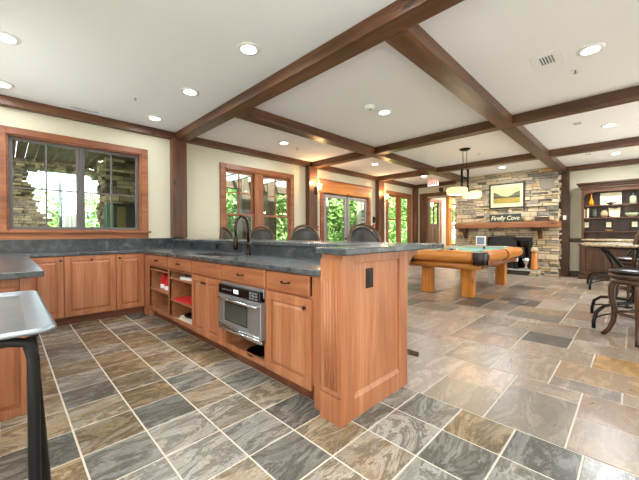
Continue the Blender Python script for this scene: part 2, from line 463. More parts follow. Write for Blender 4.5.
# main beams
XB = [(2.07, 2.26), (5.28, 5.48), (8.07, 8.27)]
YB = [(1.27, 1.48), (3.69, 3.90)]
trim(MB().box(XB[0][0], XB[0][1], YR, YW-.1, ZB, ZC), M['rustic_y'], .008)
for a, b in XB[1:]:
    trim(MB().box(a, b, YR, YW-.1, ZB, ZC), M['rustic_y'], .008)
for a, b in YB:
    xs = [XB[0][1]] + [v for p in XB[1:] for v in p] + [XF-.1 if a < 3 else XF-.05]
    for p, q in zip(xs[0::2], xs[1::2]):
        trim(MB().box(p+.0, q, a, b, ZB-.004, ZC), M['rustic_x'], .008)
# posts on the window wall
for a, b, zb in [(2.01, 2.25, 1.09), (5.16, 5.44, 0), (8.07, 8.36, 0), (XF-.2, XF, 0)]:
    trim(MB().box(a, b, YW-.14, YW, zb, 2.76), M['rustic_z'], .008)
trim(MB().box(XF-.14, XF, 1.20, 1.39, 0, 2.88), M['walnut_z'], .008)
# wainscot rail and baseboards
trim(MB().box(XF-.035, XF, .96, 1.2, .90, 1.0), M['walnut_y'])
def bb(side, mb, mat): struct('baseboard_'+side, mb, mat, .004)
bb('fireplace_side', MB().box(XF-.03, XF, .96, 1.2, 0, .15), M['walnut_y'])
bb('window_side', MB().box(2.7, 5.16, YW-.03, YW, 0, .15).box(8.36, XF-.2, YW-.03, YW, 0, .15), M['trim_x'])

# ------------------------------------------------------------------ windows
wn = [0]
def casing(x0, x1, z0, z1, hole, y=YW, sill=True, d=.03):
    """picture-frame casing around a hole and the jambs lining it"""
    hx0, hx1, hz0, hz1 = hole
    mb = MB()
    mb.box(x0, hx0, y-d, y, z0, z1).box(hx1, x1, y-d, y, z0, z1).box(hx0, hx1, y-d, y, hz1, z1)
    if hz0 > .05: mb.box(hx0, hx1, y-d, y, z0, hz0)
    # jambs
    t = .02
    mb.box(hx0, hx0+t, y, y+.08, hz0, hz1).box(hx1-t, hx1, y, y+.08, hz0, hz1).box(hx0+t, hx1-t, y, y+.2, hz1-t, hz1)
    if hz0 > .05: mb.box(hx0+t, hx1-t, y, y+.2, hz0, hz0+t)
    return mb
def sash(parent, x0, x1, z0, z1, y, fr=.05, vs=(), hs=(), mat=None, mw=.022, th=.035):
    mat = mat or M['sash']
    mb = MB().box(x0, x0+fr, y, y+th, z0, z1).box(x1-fr, x1, y, y+th, z0, z1).box(x0+fr, x1-fr, y, y+th, z0, z0+fr).box(x0+fr, x1-fr, y, y+th, z1-fr, z1)
    s = mb.build('sash', mat, parent, .003)
    if vs or hs:
        q = MB()
        for v in vs: q.box(v-mw/2, v+mw/2, y+.004, y+th-.004, z0+fr, z1-fr)
        for h in hs: q.box(x0+fr, x1-fr, y+.006, y+th-.006, h-mw/2, h+mw/2)
        q.build('muntins', mat, s)
    MB().box(x0+fr-.005, x1-fr+.005, y+th/2-.002, y+th/2+.002, z0+fr-.005, z1-fr+.005).build('glass', M['glass'], s)
    return s
def window_root():
    wn[0] += 1
    return empty('window_%d' % wn[0], kind='structure')

r = window_root()
casing(-.11, 1.66, 1.13, 2.52, W1).build('casing', M['trim_x'], r, .004)
MB().box(-.14, 1.69, YW-.07, YW-.03, 1.165, 1.195).build('sill', M['trim_x'], r, .004)
MB().box(-.11, 1.66, YW-.028, YW-.001, 1.08, 1.13).build('apron', M['trim_x'], r)
for a, b in ((.04, .775), (.795, 1.54)):
    sash(r, a, b, 1.21, 2.41, YW+.06, .04, [(a+b)/2], [1.76], mw=.02)
MB().box(.775, .795, YW+.04, YW+.12, 1.21, 2.41).build('mullion', M['sash'], r)

def double_hung(r, x0, x1, z0, z1, zr, vs, muntin_z):
    sash(r, x0, x1, zr-.02, z1, YW+.035, .04, vs, [muntin_z], M['trim_z'], th=.03)
    sash(r, x0, x1, z0, zr+.02, YW+.002, .04, [], [], M['trim_z'], th=.03)
r = window_root()
casing(2.93, 4.78, .5, 2.52, W2).build('casing', M['trim_x'], r, .004)
MB().box(3.70, 3.92, YW-.028, YW+.07, .64, 2.40).build('mullion', M['trim_z'], r, .004)
double_hung(r, 3.05, 3.70, .64, 2.40, 1.53, [3.375], 1.97)
double_hung(r, 3.92, 4.66, .64, 2.40, 1.53, [4.29], 1.97)
r = window_root()
casing(8.67, 10.27, .5, 2.53, W3).build('casing', M['trim_x'], r, .004)
MB().box(9.37, 9.55, YW-.028, YW+.07, .64, 2.40).build('mullion', M['trim_z'], r, .004)
double_hung(r, 8.79, 9.37, .64, 2.40, 1.60, [], 2.0)
double_hung(r, 9.55, 10.15, .64, 2.40, 1.60, [], 2.0)
# french doors
r = props(empty('door_1'), kind='structure')
casing(5.66, 7.80, 0, 2.20, FD).build('casing', M['trim_x'], r, .004)
MB().box(5.66, 7.80, YW-.045, YW-.001, 2.20, 2.50).build('valance_board', M['log_x'], r, .006)
MB().box(5.62, 7.84, YW-.06, YW-.001, 2.50, 2.54).build('cap_moulding', M['trim_x'], r, .004)
for a, b, hx in ((5.82, 6.72, 6.66), (6.76, 7.64, 6.82)):
    s = sash(r, a, b, .02, 2.16, YW+.01, .08, [], [], M['sash2'], th=.045)
    MB().lathe([(.02, 0), (.02, .02), (.028, .03), (.028, .05), (.01, .06)], (0, 0, 0), 12).build('knob', M['bronze'], s)
    s.children[-1].location = (hx, YW+.009, 1.0); s.children[-1].rotation_euler = (PI/2, 0, 0)
# unseen windows added behind the camera to let daylight in
for (a, b, c, d) in BW:
    r = window_root()
    mb = MB()
    mb.box(a-.1, a, YR, YR+.03, c, d+.1).box(b, b+.1, YR, YR+.03, c, d+.1).box(a, b, YR, YR+.03, d, d+.1)
    if c > .05: mb.box(a-.1, b+.1, YR, YR+.03, c-.1, c)
    mb.build('casing', M['trim_x'], r)
    s = sash(r, a, b, c, d, YR-.12, .06, [(a+b)/2], [(c+d)/2], M['sash'])

for (a, b, c, d) in LW:  # added daylight windows of the left wall, never in view
    r = window_root(); mb = MB()
    mb.box(XL, XL+.02, a-.1, a, c-.05, d+.1).box(XL, XL+.02, b, b+.1, c-.05, d+.1).box(XL, XL+.02, a, b, d, d+.1)
    mb.build('casing', M['trim_y'], r)
    x = XL-.12
    MB().box(x, x+.04, a, a+.05, c, d).box(x, x+.04, b-.05, b, c, d).box(x, x+.04, a+.05, b-.05, c, c+.05).box(x, x+.04, a+.05, b-.05, d-.05, d).box(x, x+.04, (a+b)/2-.02, (a+b)/2+.02, c+.05, d-.05).build('sash', M['sash'], r)
    MB().box(x+.018, x+.022, a+.05, b-.05, c+.05, d-.05).build('glass', M['glass'], r)

# doorway and lobby trims
trim(MB().box(XF-.04, XF, 5.17, 5.44, 0, 2.55).box(XF-.04, XF, 4.05, 4.12, 0, 2.55).box(XF-.04, XF, 4.12, 5.17, 2.42, 2.55)
     .box(XF, XF+.2, 5.14, 5.17, 0, 2.42).box(XF, XF+.2, 4.12, 4.15, 0, 2.42), M['rustic_z'], .004)
trim(MB().box(XF+.001, XF+.199, 4.15, 5.14, 2.38, 2.42), M['white'], .002)
trim(MB().box(XF+.25, 14.6, YW-.09, YW, 2.70, ZC), M['rustic_x'])
trim(MB().box(12.7, 12.9, 2.55, YW-.1, 2.70, ZC), M['rustic_y'])
trim(MB().box(13.25, 13.55, YW-.12, YW, 0, 2.70), M['log_z'])
trim(MB().box(11.25, 11.5, YW-.12, YW, 0, 2.70), M['log_z'])
trim(MB().box(11.62, 11.75, YW-.03, YW, 0, 2.5).box(12.62, 12.75, YW-.03, YW, 0, 2.5).box(11.75, 12.62, YW-.03, YW, 2.38, 2.5), M['trim_z'])
r = props(empty('door_2'), kind='structure')
MB().box(11.77, 12.60, YW+.03, YW+.08, .02, 1.52).build('door_leaf', M['walnut_z'], r, .004)
for a in (11.85, 12.22): MB().box(a, a+.29, YW+.015, YW+.03, .2, 1.38).build('raised_panel', M['rustic_z'], r, .006)
MB().box(11.77, 11.85, YW+.03, YW+.08, 1.52, 2.38).box(12.16, 12.22, YW+.03, YW+.08, 1.52, 2.38).box(12.52, 12.6, YW+.03, YW+.08, 1.52, 2.38).box(11.77, 12.6, YW+.03, YW+.08, 2.30, 2.38).build('glazing_bars', M['walnut_z'], r)
MB().box(11.85, 12.52, YW+.05, YW+.055, 1.52, 2.30).build('glass', M['glass'], r)
r = window_root()
casing(13.65, 14.6, .5, 2.45, (13.75, 14.5, .6, 2.35)).build('casing', M['trim_x'], r, .004)
sash(r, 13.77, 14.48, .62, 2.33, YW+.06, .05, [14.12], [1.5], M['trim_z'])

# ------------------------------------------------------------------ cabinets
def raised_door(parent, x0, x1, z0, z1, y=0, th=.02, fr=.06, mat='cab_z', name='door'):
    """door slab on the local front: its back at y, its face at y-th"""
    d = MB()
    d.box(x0, x0+fr, y-th, y, z0, z1).box(x1-fr, x1, y-th, y, z0, z1)
    d.box(x0+fr, x1-fr, y-th, y, z0, z0+fr).box(x0+fr, x1-fr, y-th, y, z1-fr, z1)
    d.box(x0+fr, x1-fr, y-th*.45, y, z0+fr, z1-fr)
    d.frustum(x0+fr+.008, x1-fr-.008, z0+fr+.008, z1-fr-.008, y-th*.45, y-th*.95, .022)
    return d.build(name, M[mat], parent, .003)
def drawer_front(parent, x0, x1, z0, z1, y=0, th=.02):
    x0 += .004; x1 -= .004
    d = MB().box(x0, x1, y-th*.7, y, z0, z1)
    d.frustum(x0, x1, z0, z1, y-th*.7, y-th, .006)
    return d.build('drawer', M['cab_x'], parent, .002)
def knob(parent, x, z, y=-.02):
    k = MB().lathe([(.005, 0), (.005, .012), (.013, .018), (.014, .025), (.006, .03)], (0, 0, 0), 12)
    k.v = [(x+p[0], y-p[2], z+p[1]) for p in k.v]
    k.f = [tuple(reversed(f)) for f in k.f]
    return k.build('knob', M['bronze'], parent)
def pull(parent, x, z, w=.085, y=-.02):
    pts = [(x-w/2, y+.001, z), (x-w/2+.004, y-.018, z), (x-w/4, y-.026, z-.003), (x, y-.028, z-.004), (x+w/4, y-.026, z-.003), (x+w/2-.004, y-.018, z), (x+w/2, y+.001, z)]
    return MB().tube(pts, [.007, .0055, .005, .005, .005, .0055, .007], 8).build('handle', M['bronze'], parent)

CD = .60       # depth of cabinet bodies
def cab_root(xf_, ya, label, group=None):
    """peninsula unit: local x=0 at world Y=ya, running toward -Y; front plane at world X=xf_"""
    return empty('base_cabinet', (xf_, ya, 0), FACE_X, label=label, cat='cabinet', group=group)
def carcass(r, w, z0=.10, z1=.874, shelves=(), front_open=True, cols=(), frame=.02):
    mb = MB(); t = .02
    mb.box(0, t, 0, CD, z0, z1).box(w-t, w, 0, CD, z0, z1).box(t, w-t, CD-.012, CD, z0, z1)
    mb.box(t, w-t, .02, CD-.012, z0, z0+t).box(t, w-t, .02, CD-.012, z1-t, z1)
    mb.build('body', M['shelfwood'], r)
    ff = MB().box(0, frame, -.0005, .019, z0, z1).box(w-frame, w, -.0005, .019, z0, z1).box(frame, w-frame, 0, .019, z0, z0+.045).box(frame, w-frame, 0, .019, z1-.012, z1)
    ff.build('face_frame', M['cab_z'], r)
    for z in shelves:
        MB().box(t, w-t, .004, CD-.012, z-.018, z).build('shelf', M['shelfwood'], r)
    MB().box(0, w, .06, .075, .0, z0).build('toe_kick', M['kick'], r)

XP0 = 1.43
# unit 1: narrow open shelves by the corner
r1 = cab_root(XP0, 4.81, 'short peninsula cabinet with open shelves at the inside corner, holding red and white cloth bags')
carcass(r1, .74, shelves=(.40, .67)); MB().box(.02, .72, 0, .019, .70, .715).build('rail', M['cab_x'], r1)
d = drawer_front(r1, .005, .735, .725, .868); pull(d, .37, .80)
r2 = cab_root(XP0, 4.065, 'peninsula cabinet with open shelves holding magazines and a red folder, left of the sink doors')
carcass(r2, .70, shelves=(.35, .615)); MB().box(.02, .68, 0, .019, .70, .715).build('rail', M['cab_x'], r2)
d = drawer_front(r2, .005, .695, .725, .868); pull(d, .35, .80)
r3 = cab_root(XP0, 3.36, 'sink cabinet with two narrow doors below a plain false drawer front')
carcass(r3, .65); d = drawer_front(r3, .005, .645, .725, .868)
MB().box(.02, .63, 0, .019, .70, .73).build('rail', M['cab_x'], r3)
for a, b, kx in ((.005, .323, .295), (.328, .645, .355)):
    dd = raised_door(r3, a, b, .11, .712); knob(dd, kx, .655)
r4 = cab_root(XP0, 2.705, 'peninsula cabinet built around the steel microwave oven, open nook underneath')
carcass(r4, .70, shelves=(.28,)); MB().box(.02, .68, 0, .019, .70, .73).build('rail', M['cab_x'], r4)
for a, b in ((.02, .05), (.66, .68)): MB().box(a, b, 0, .019, .145, .70).build('stile', M['cab_z'], r4)
d = drawer_front(r4, .005, .695, .725, .868); pull(d, .35, .80)
r5 = cab_root(XP0, 2.0, 'peninsula cabinet with one tall raised panel door and a drawer, nearest the end panel')
carcass(r5, .60); MB().box(.02, .5, 0, .019, .70, .73).box(.5, .6, 0, .019, .10, .874).build('rail', M['cab_x'], r5)
d = drawer_front(r5, .005, .49, .725, .868); pull(d, .25, .80)
dd = raised_door(r5, .005, .505, .11, .712); knob(dd, .46, .655)
# side of the body that shows beside the pilaster goes to the floor
MB().box(.515, .6, -.002, .06, 0, .874).build('filler_strip', M['cab_z'], r5, .002)

# microwave oven
ov = empty('microwave_oven', (XP0, 2.36, .28), FACE_X, label='stainless steel built-in microwave oven with black window in the peninsula', cat='microwave oven')
MB().box(-.29, .29, .001, .40, .002, .41).build('housing', M['blackmat'], ov)
MB().box(-.33, .335, -.02, 0, .36, .43).build('top_trim', M['steel'], ov, .003)
cp = MB().box(-.325, .33, -.055, -.001, .335, .415).build('control_panel', M['black'], ov, .006)
MB().box(-.05, .02, -.058, -.055, .36, .392).build('display', M['display'], cp)
bt = MB()
for i in range(3):
    for j in range(3): bt.box(.19+i*.042, .222+i*.042, -.058, -.055, .345+j*.022, .36+j*.022)
bt.build('keypad', M['button'], cp)
bt = MB()
for i in range(5): bt.box(-.25+i*.034, -.232+i*.034, -.058, -.055, .37, .382)
bt.build('button_row', M['button'], cp)
dr = MB()
def oven_door():
    a, b, c, e = -.33, .335, .035, .33
    wx0, wx1, wz0, wz1 = -.235, .15, .095, .27
    for x0, x1, z0, z1 in ((a, wx0, c, e), (wx1, b, c, e), (wx0, wx1, c, wz0), (wx0, wx1, wz1, e)):
        dr.box(x0, x1, -.05, -.001, z0, z1)
oven_door(); do = dr.build('oven_door', M['steel'], ov, .004)
MB().box(-.24, .155, -.044, -.02, .09, .275).build('oven_window', M['black'], do, .004)
MB().box(-.22, .135, -.046, -.044, .105, .26).build('inner_window', M['dkglass'], do)
MB().tube([(-.3, -.05, .295), (-.29, -.075, .297), (0, -.085, .30), (.29, -.075, .297), (.3, -.05, .295)], .012, 10).build('handle', M['steel2'], do)
MB().tube([(-.32, -.052, .06), (0, -.062, .057), (.325, -.052, .06)], .008, 8).tube([(-.32, -.052, .038), (0, -.062, .035), (.325, -.052, .038)], .008, 8).build('trim_bars', M['steel2'], do)
MB().box(-.335, .34, -.045, 0, .004, .03).build('bottom_trim', M['steel2'], ov, .004)
# round tray leaning out of the nook
single('shallow_pan', MB().lathe([(.11, 0), (.15, .010), (.155, .022), (.147, .022), (.105, .006)], (1.575, 2.25, .1205), 30), M['black'], 'black round shallow pan in the nook under the microwave', 'pan')

# end panel, pilaster of the peninsula and the half wall carrying the bar
ep = empty('peninsula_end', (1.405, 1.215, 0), 0, label='cherry wood end of the peninsula with recessed panel, fluted pilaster and tall half wall', cat='end panel')
pn = MB()
W_, H_ = .755, 1.02
pn.box(0, .115, 0, .02, 0, H_).box(.64, W_, 0, .02, 0, H_).box(.115, .64, 0, .02, 0, .125).box(.115, .64, 0, .02, .96, H_)
pn.box(.115, .64, .014, .02, .125, .96)
pn.add([(.115, .001, .125), (.64, .001, .125), (.64, .014, .15), (.115, .014, .15)], [(0, 1, 2, 3)])
pn.box(0, W_, .02, .17, 0, H_)
pn.build('panel', M['cab_z'], ep, .003)
pl = MB()
pl.box(-.012, -.0005, .0, .17, .165, H_-.03)
pb = pl.build('pilaster', M['cab_z'], ep, .002)
fl = MB()
for i in range(5):
    y = .038+i*.024
    fl.tube([(-.0125, y, .20), (-.0125, y, .86)], .006, 6)
fl.build('fluting', M['cab_z'], pb)
MB().box(-.02, -.0005, -.003, .173, 0, .16).build('plinth', M['cab_z'], ep, .004)
hw = MB().box(.63, W_, .17, 4.28, 0, 1.02).build('half_wall', M['cab_z'], ep)
cb = MB()
prof = [(0, 1.02), (.22, 1.02), (.22, .985), (.15, .97), (.08, .92), (.055, .87), (.05, .83), (.03, .80), (0, .79)]
cb.prism([(W_+a, b) for a, b in prof], 'y', .03, .10)
cb.build('corbel', M['cab_z'], ep, .003)
for yy in (1.6, 3.0):
    c2 = MB().prism([(W_+a, b) for a, b in prof], 'y', yy, yy+.07).build('corbel', M['cab_z'], ep, .003)
# outlet on the end panel
ot = empty('power_outlet', (1.69, 1.229, .79), 0, label='dark bronze power outlet on the peninsula end panel', cat='outlet')
MB().box(-.04, .04, -.006, .0, 0, .13).build('cover_plate', M['bronze'], ot, .003)
MB().box(-.018, .018, -.009, -.006, .03, .10).build('socket', M['blackmat'], ot, .002)
for yy, nm in ((4.75, 'farther'), (3.92, 'nearer')):
    ot = empty('power_outlet', (2.005, yy, .945), FACE_X, label='black outlet on the bar backsplash left of the faucet, the %s one' % nm, cat='outlet', group='backsplash outlets')
    MB().box(-.045, .045, -.006, 0, 0, .065).build('cover_plate', M['blackmat'], ot, .003)
    MB().box(-.03, .03, -.009, -.006, .015, .05).build('socket', M['black'], ot, .002)
# foot rail on the stool side
fr = empty('foot_rail', (2.33, 1.24, 0), 0, label='dark bronze foot rail bracket and tube along the stool side of the bar', cat='foot rail')
MB().tube([(0, -.02, .175), (0, 4.0, .175)], .02, 12).build('rail_tube', M['bronze'], fr)
for yy in (.05, 2.0, 3.9):
    MB().tube([(-.165, yy, .25), (-.12, yy, .19), (0, yy, .175)], .012, 8).tube([(-.15, yy, .26), (-.14, yy, .1), (-.15, yy, .0)], .012, 8).build('bracket', M['bronze'], fr)

# counters
# peninsula counter with sink cut-out (sink X 1.55..1.87, Y 2.95..3.75)
SX0, SX1, SY0, SY1 = 1.53, 1.85, 2.98, 3.68
pc = MB()
zc0, zc1 = .876, .915
for a, b, c_, d_ in ((1.39, 2.03, 1.392, SY0), (1.39, SX0, SY0, SY1), (SX1, 2.03, SY0, SY1), (1.39, 2.03, SY1, 4.985)):
    pc.box(a, b, c_, d_, zc0, zc1)
pc.v = [(p[0]-1.7, p[1]-3.2, p[2]-zc0) for p in pc.v]
o = pc.build('peninsula_counter', M['stonetop'], None, .006, (1.7, 3.2, zc0)); props(o, 'dark grey soapstone worktop of the peninsula around the sink', 'countertop')
single('sink_basin', MB().box(SX0-.02, SX0, SY0, SY1, .70, .875).box(SX1, SX1+.02, SY0, SY1, .70, .875).box(SX0-.02, SX1+.02, SY0-.02, SY0, .70, .875)
       .box(SX0-.02, SX1+.02, SY1, SY1+.02, .70, .875).box(SX0, SX1, SY0, SY1, .70, .715), M['stonetop'], 'dark undermount sink basin in the peninsula worktop', 'sink')
single('backsplash', MB().box(2.006, 2.028, 1.392, 4.96, .916, 1.018).box(2.006, 2.034, 4.96, 5.49, .916, 1.018), M['splash'], 'mottled grey stone backsplash below the raised bar top', 'backsplash')
bt = MB().prism([(1.352, 1.14), (2.64, 1.14), (2.66, 1.16), (2.66, 5.49), (1.985, 5.49), (1.985, 1.41), (1.97, 1.39), (1.352, 1.39)], 'z', 1.021, 1.061)
c = centred(bt); o = bt.build('bar_countertop', M['stonetop'], None, .008, c); props(o, 'raised dark grey soapstone bar top with wide stepped end', 'bar top')
# window wall run
wc = MB().box(-.545, 2.03, 4.987, YW-.002, zc0, zc1)
single('window_counter', wc, M['stonetop'], 'dark soapstone worktop running under the large kitchen window', 'countertop', bevel=.006)
single('backsplash', MB().box(-.545, 2.28, YW-.024, YW-.002, .916, 1.078), M['splash'], 'mottled grey stone backsplash under the large kitchen window sill', 'backsplash')
# window wall cabinets: three doors
def wcab(x0, x1, label, kx):
    r = empty('base_cabinet', (x0, 5.02, 0), 0, label=label, cat='cabinet')
    w = x1-x0
    MB().box(0, w, .0, .59, .10, .874).build('body', M['cab_x'], r)
    MB().box(0, w, .06, .075, 0, .10).build('toe_kick', M['kickx'], r)
    d = raised_door(r, .004, w-.004, .11, .868); knob(d, kx, .82)
wcab(.18, .512, 'left narrow cabinet with tall panel door under the kitchen window', .30)
wcab(.513, 1.068, 'wide cabinet with tall panel door centred under the kitchen window', .28)
wcab(1.069, 1.418, 'right narrow cabinet with tall panel door at the inside corner of the counters', .04)
single('corner_filler', MB().box(1.42, 1.49, 4.985, 5.06, 0, .874).box(1.43, 1.49, 4.815, 4.985, 0, .874), M['cab_z'], 'narrow upright wood filler in the inside corner of the cabinets', 'filler strip')
# left run, seen end-on
lr = empty('base_cabinet', (-.545, 2.735, 0), 0, label='cabinet run at the left edge seen end-on, panelled end facing the camera', cat='cabinet')
MB().box(0, .655, .02, 2.24, .0, .874).build('body', M['cab_y'], lr)
raised_door(lr, 0, .66, .0, .874, .02, .02, .055, 'cab_z', 'end_panel')
lc = MB().prism([(-.545, 2.66), (.165, 2.66), (.175, 2.67), (.175, 4.985), (-.545, 4.985)], 'z', zc0, zc1)
single('side_counter', lc, M['stonetop'], 'dark soapstone worktop ending at the left edge behind the steel cart', 'countertop', bevel=.005)

# things on the open shelves
def bag(x, y, z, lab):
    r = empty('cloth_bag', (x, y, z), FACE_X+.3, label=lab, cat='bag', group='red and white bags on the corner shelf')
    MB().prism([(-.05, 0), (.05, 0), (.055, .06), (.035, .17), (.0, .20), (-.03, .17), (-.055, .06)], 'y', -.03, .03).build('cloth', M['red'], r, .012)
    MB().box(-.042, .042, -.036, -.031, .0, .055).build('white_patch', M['white'], r, .002)
bag(1.56, 4.60, .402, 'red cloth bag with white patch on the corner shelf, the left of two')
bag(1.54, 4.37, .402, 'red cloth bag with white patch on the corner shelf, the right of two')
def flat(name, x, y, z, w, d, h, mat, lab, cat, rot=.1, group=None):
    o = MB().box(-w/2, w/2, -d/2, d/2, 0, h).build(name, mat, None, .002, (x, y, z), rot)
    props(o, lab, cat, group)
flat('folder', 1.58, 3.72, .352, .27, .40, .025, M['red'], 'bright red folder lying on the middle shelf beside the sink doors', 'folder')
flat('magazine', 1.57, 3.60, .617, .24, .3, .03, M['paper'], 'stack of pale magazines on the top open shelf', 'magazines')
flat('small_box', 1.58, 3.58, .649, .18, .22, .05, M['blackmat'], 'dark box lying on the pale magazines of the top open shelf', 'box', .3)
flat('book', 1.57, 3.62, .122, .25, .4, .03, M['cream'], 'cream book lying on the bottom open shelf, lowest of its pile', 'book', .05)
flat('book', 1.57, 3.62, .154, .23, .36, .025, M['paper'], 'white book on the bottom open shelf under the black tray', 'book', -.05)
single('serving_tray', MB().lathe([(.1, 0), (.13, .02), (.135, .03), (.125, .03), (.09, .01)], (1.57, 3.60, .181), 20), M['black'], 'small black tray lying on the books of the bottom open shelf', 'tray')

# faucet
fa = empty('faucet', (1.91, 3.03, .916), 0, label='oil rubbed bronze gooseneck faucet with side lever behind the sink', cat='faucet')
MB().lathe([(.032, 0), (.032, .01), (.022, .02), (.02, .09), (.026, .10), (.026, .125), (.018, .14)], (0, 0, 0), 20).build('base', M['bronze'], fa)
arc = [(0, 0, .13), (0, 0, .28)]
for k in range(1, 12):
    a = PI*k/12; arc.append((-.09+.09*math.cos(a), -.02+.02*math.cos(a), .30+.12*math.sin(a)))
arc.append((-.18, -.04, .28)); arc.append((-.18, -.04, .2))
MB().tube(arc, .014, 12).build('spout', M['bronze'], fa)
MB().lathe([(.017, .0), (.026, .02), (.024, .12), (.016, .15)], (-.18, -.04, .06), 14).build('spray_head', M['bronze'], fa)
MB().tube([(0, -.02, .11), (-.02, -.06, .12), (-.03, -.11, .10), (-.04, -.15, .06)], [.014, .011, .008, .01], 10).build('lever', M['bronze'], fa)

# ------------------------------------------------------------------ steel cart
ct = empty('steel_cart', (-.18, 1.62, 0), 0, label='small stainless steel topped serving cart with black tube legs at left edge', cat='cart')
x0, x1, y0, y1 = -.33, .285, -.46, .39
def rr(x0, x1, y0, y1, r, n=5):
    p = []
    for cx_, cy_, a0 in ((x1-r, y1-r, 0), (x0+r, y1-r, PI/2), (x0+r, y0+r, PI), (x1-r, y0+r, 1.5*PI)):
        for k in range(n+1):
            a = a0 + PI/2*k/n; p.append((cx_+r*math.cos(a), cy_+r*math.sin(a)))
    return p
loops = [(rr(x0, x1, y0, y1, .04), .872), (rr(x0, x1, y0, y1, .04), .882), (rr(x0+.012, x1-.012, y0+.012, y1-.012, .035), .886), (rr(x0+.07, x1-.07, y0+.05, y1-.05, .03), .870), (rr(x0+.09, x1-.09, y0+.065, y1-.065, .02), .868)]
tm = MB(); n = len(loops[0][0]); vs = []
for lp, z in loops: vs += [(a, b, z) for a, b in lp]
fs = [(i*n+k, i*n+(k+1) % n, (i+1)*n+(k+1) % n, (i+1)*n+k) for i in range(len(loops)-1) for k in range(n)]
fs += [tuple(range((len(loops)-1)*n, len(loops)*n)), tuple(range(n))[::-1]]
tm.add(vs, fs, 0, True); tm.build('tray_top', plain('worn_steel_top', '#8b9095', .3, .85), ct)
for sy in (y0+.03, y1-.03):
    fo = .052 if sy < 0 else .015
    for sx, dr_ in ((x1-fo, 1), (x0+fo, -1)):
        pts = [(sx-.28*dr_, sy, .857), (sx-.05*dr_, sy, .857), (sx-.012*dr_, sy, .845), (sx, sy, .80), (sx, sy, .5), (sx, sy, .0)]
        MB().tube(pts, .014, 10).build('leg', M['iron'], ct)
    if sy < 0: MB().tube([(x0+.06, sy+.0, .10), (x1-.06, sy+.0, .10)], .010, 8).build('crossbar', M['iron'], ct)
for sx, q in ((x1-.055, 1), (x0+.055, -1)):
    MB().tube([(sx, y0+.07, .85), (sx+.004*q, y0+.072, .80), (sx+.055*q, y0+.09, .0)], .013, 10).build('brace', M['iron'], ct)

# ------------------------------------------------------------------ ceiling fittings
def downlight(x, y, lab, power=9):
    r = empty('ceiling_downlight', (x, y, ZC), 0, label=lab, cat='ceiling light', group='recessed ceiling lights')
    MB().lathe([(.072, -.012), (.105, -.006), (.108, 0)], (0, 0, 0), 28).build('trim_ring', M['white'], r)
    MB().lathe([(.02, -.0165), (.06, -.0150), (.07, -.0122)], (0, 0, 0), 28).build('lens', M['bulb'], r)
    li = bpy.data.lights.new('downlight', 'AREA'); li.shape = 'DISK'; li.size = .14; li.energy = power; li.color = (.86, .93, 1); li.spread = math.radians(175)
    lo = bpy.data.objects.new('downlight', li); C.objects.link(lo); lo.parent = r; lo.location = (0, 0, -.022)
DL = [(.0, 2.56, 'recessed light out of view over the side counter'), (.017, 3.91, 'recessed ceiling light at the top left edge of the photo'), (-.008, 5.15, 'recessed ceiling light near the left end of the window wall'),
      (1.63, 2.56, 'recessed ceiling light over the kitchen, the one nearest the camera'), (1.61, 3.83, 'recessed ceiling light over the kitchen, middle of its row'), (1.60, 5.07, 'recessed ceiling light over the kitchen, nearest the window wall'),
      (3.77, 4.72, 'recessed ceiling light in front of the double window'), (3.845, 2.53, 'recessed ceiling light next to the smoke detector'), (3.93, .30, 'large bright recessed light at the upper right'),
      (6.56, 4.59, 'recessed ceiling light in front of the glazed doors'), (8.99, 4.51, 'recessed ceiling light next to the exit sign'), (6.89, .29, 'recessed ceiling light in the right bay of the second beam row'),
      (9.42, .29, 'recessed ceiling light above the bookcase'), (9.25, 2.46, 'recessed ceiling light above the stone fireplace')]
for x, y, l in DL: downlight(x, y, l, (4 if x < 3 else 14) if y > 4.4 else (8 if x < 3 else 12 if x < 5 else 26))
for x, y in [(1.62, 1.28), (0, 1.28), (1.62, -.2), (0, -.2), (1.2, -1.8), (3.9, -1.7), (6.9, -1.7), (9.4, -1.7)]:
    downlight(x, y, 'recessed ceiling light behind the camera')
for x, y in ((11.6, 4.6), (13.6, 4.6)): downlight(x, y, 'recessed ceiling light in the lobby beyond the opening', 45)

def vent(x, y, rot, lab, s=1.):
    r = empty('ceiling_vent', (x, y, ZC), rot, label=lab, cat='vent')
    MB().box(-.17*s, .17*s, -.13*s, .13*s, -.006, 0).build('frame', M['ceil'], r, .003)
    g = MB()
    for i in range(5): g.box(-.085*s, .085*s, (-.05+i*.024)*s, (-.038+i*.024)*s, -.0085, -.006)
    g.build('grille', M['button'], r)
vent(3.85, .62, 0, 'square white ceiling vent left of the large bright light')
vent(6.42, .64, 0, 'square white ceiling vent in the second bay, beside the small light', .8)
vent(9.1, .72, 0, 'faint square ceiling vent above the bookcase bay', .8)
lv = empty('slot_vent', (.80, 5.40, ZC), 0, label='narrow white slot vent in the ceiling above the kitchen window', cat='vent')
MB().box(-.18, .18, -.035, .035, -.006, 0).build('frame', M['ceil'], lv, .003)
g = MB()
for i in range(3): g.box(-.16, .16, -.024+i*.02, -.018+i*.02, -.008, -.006)
g.build('slots', plain('vent_grey', '#a5a5a5', .6), lv)
sd = empty('smoke_detector', (3.53, 2.56, ZC), 0, label='white round smoke detector on the ceiling next to a recessed light', cat='smoke detector')
MB().lathe([(.05, -.045), (.065, -.035), (.07, -.012), (.07, 0)], (0, 0, 0), 24).build('housing', M['white'], sd)
MB().lathe([(.012, -.05), (.015, -.045)], (.02, 0, 0), 10).build('sensor', M['button'], sd)
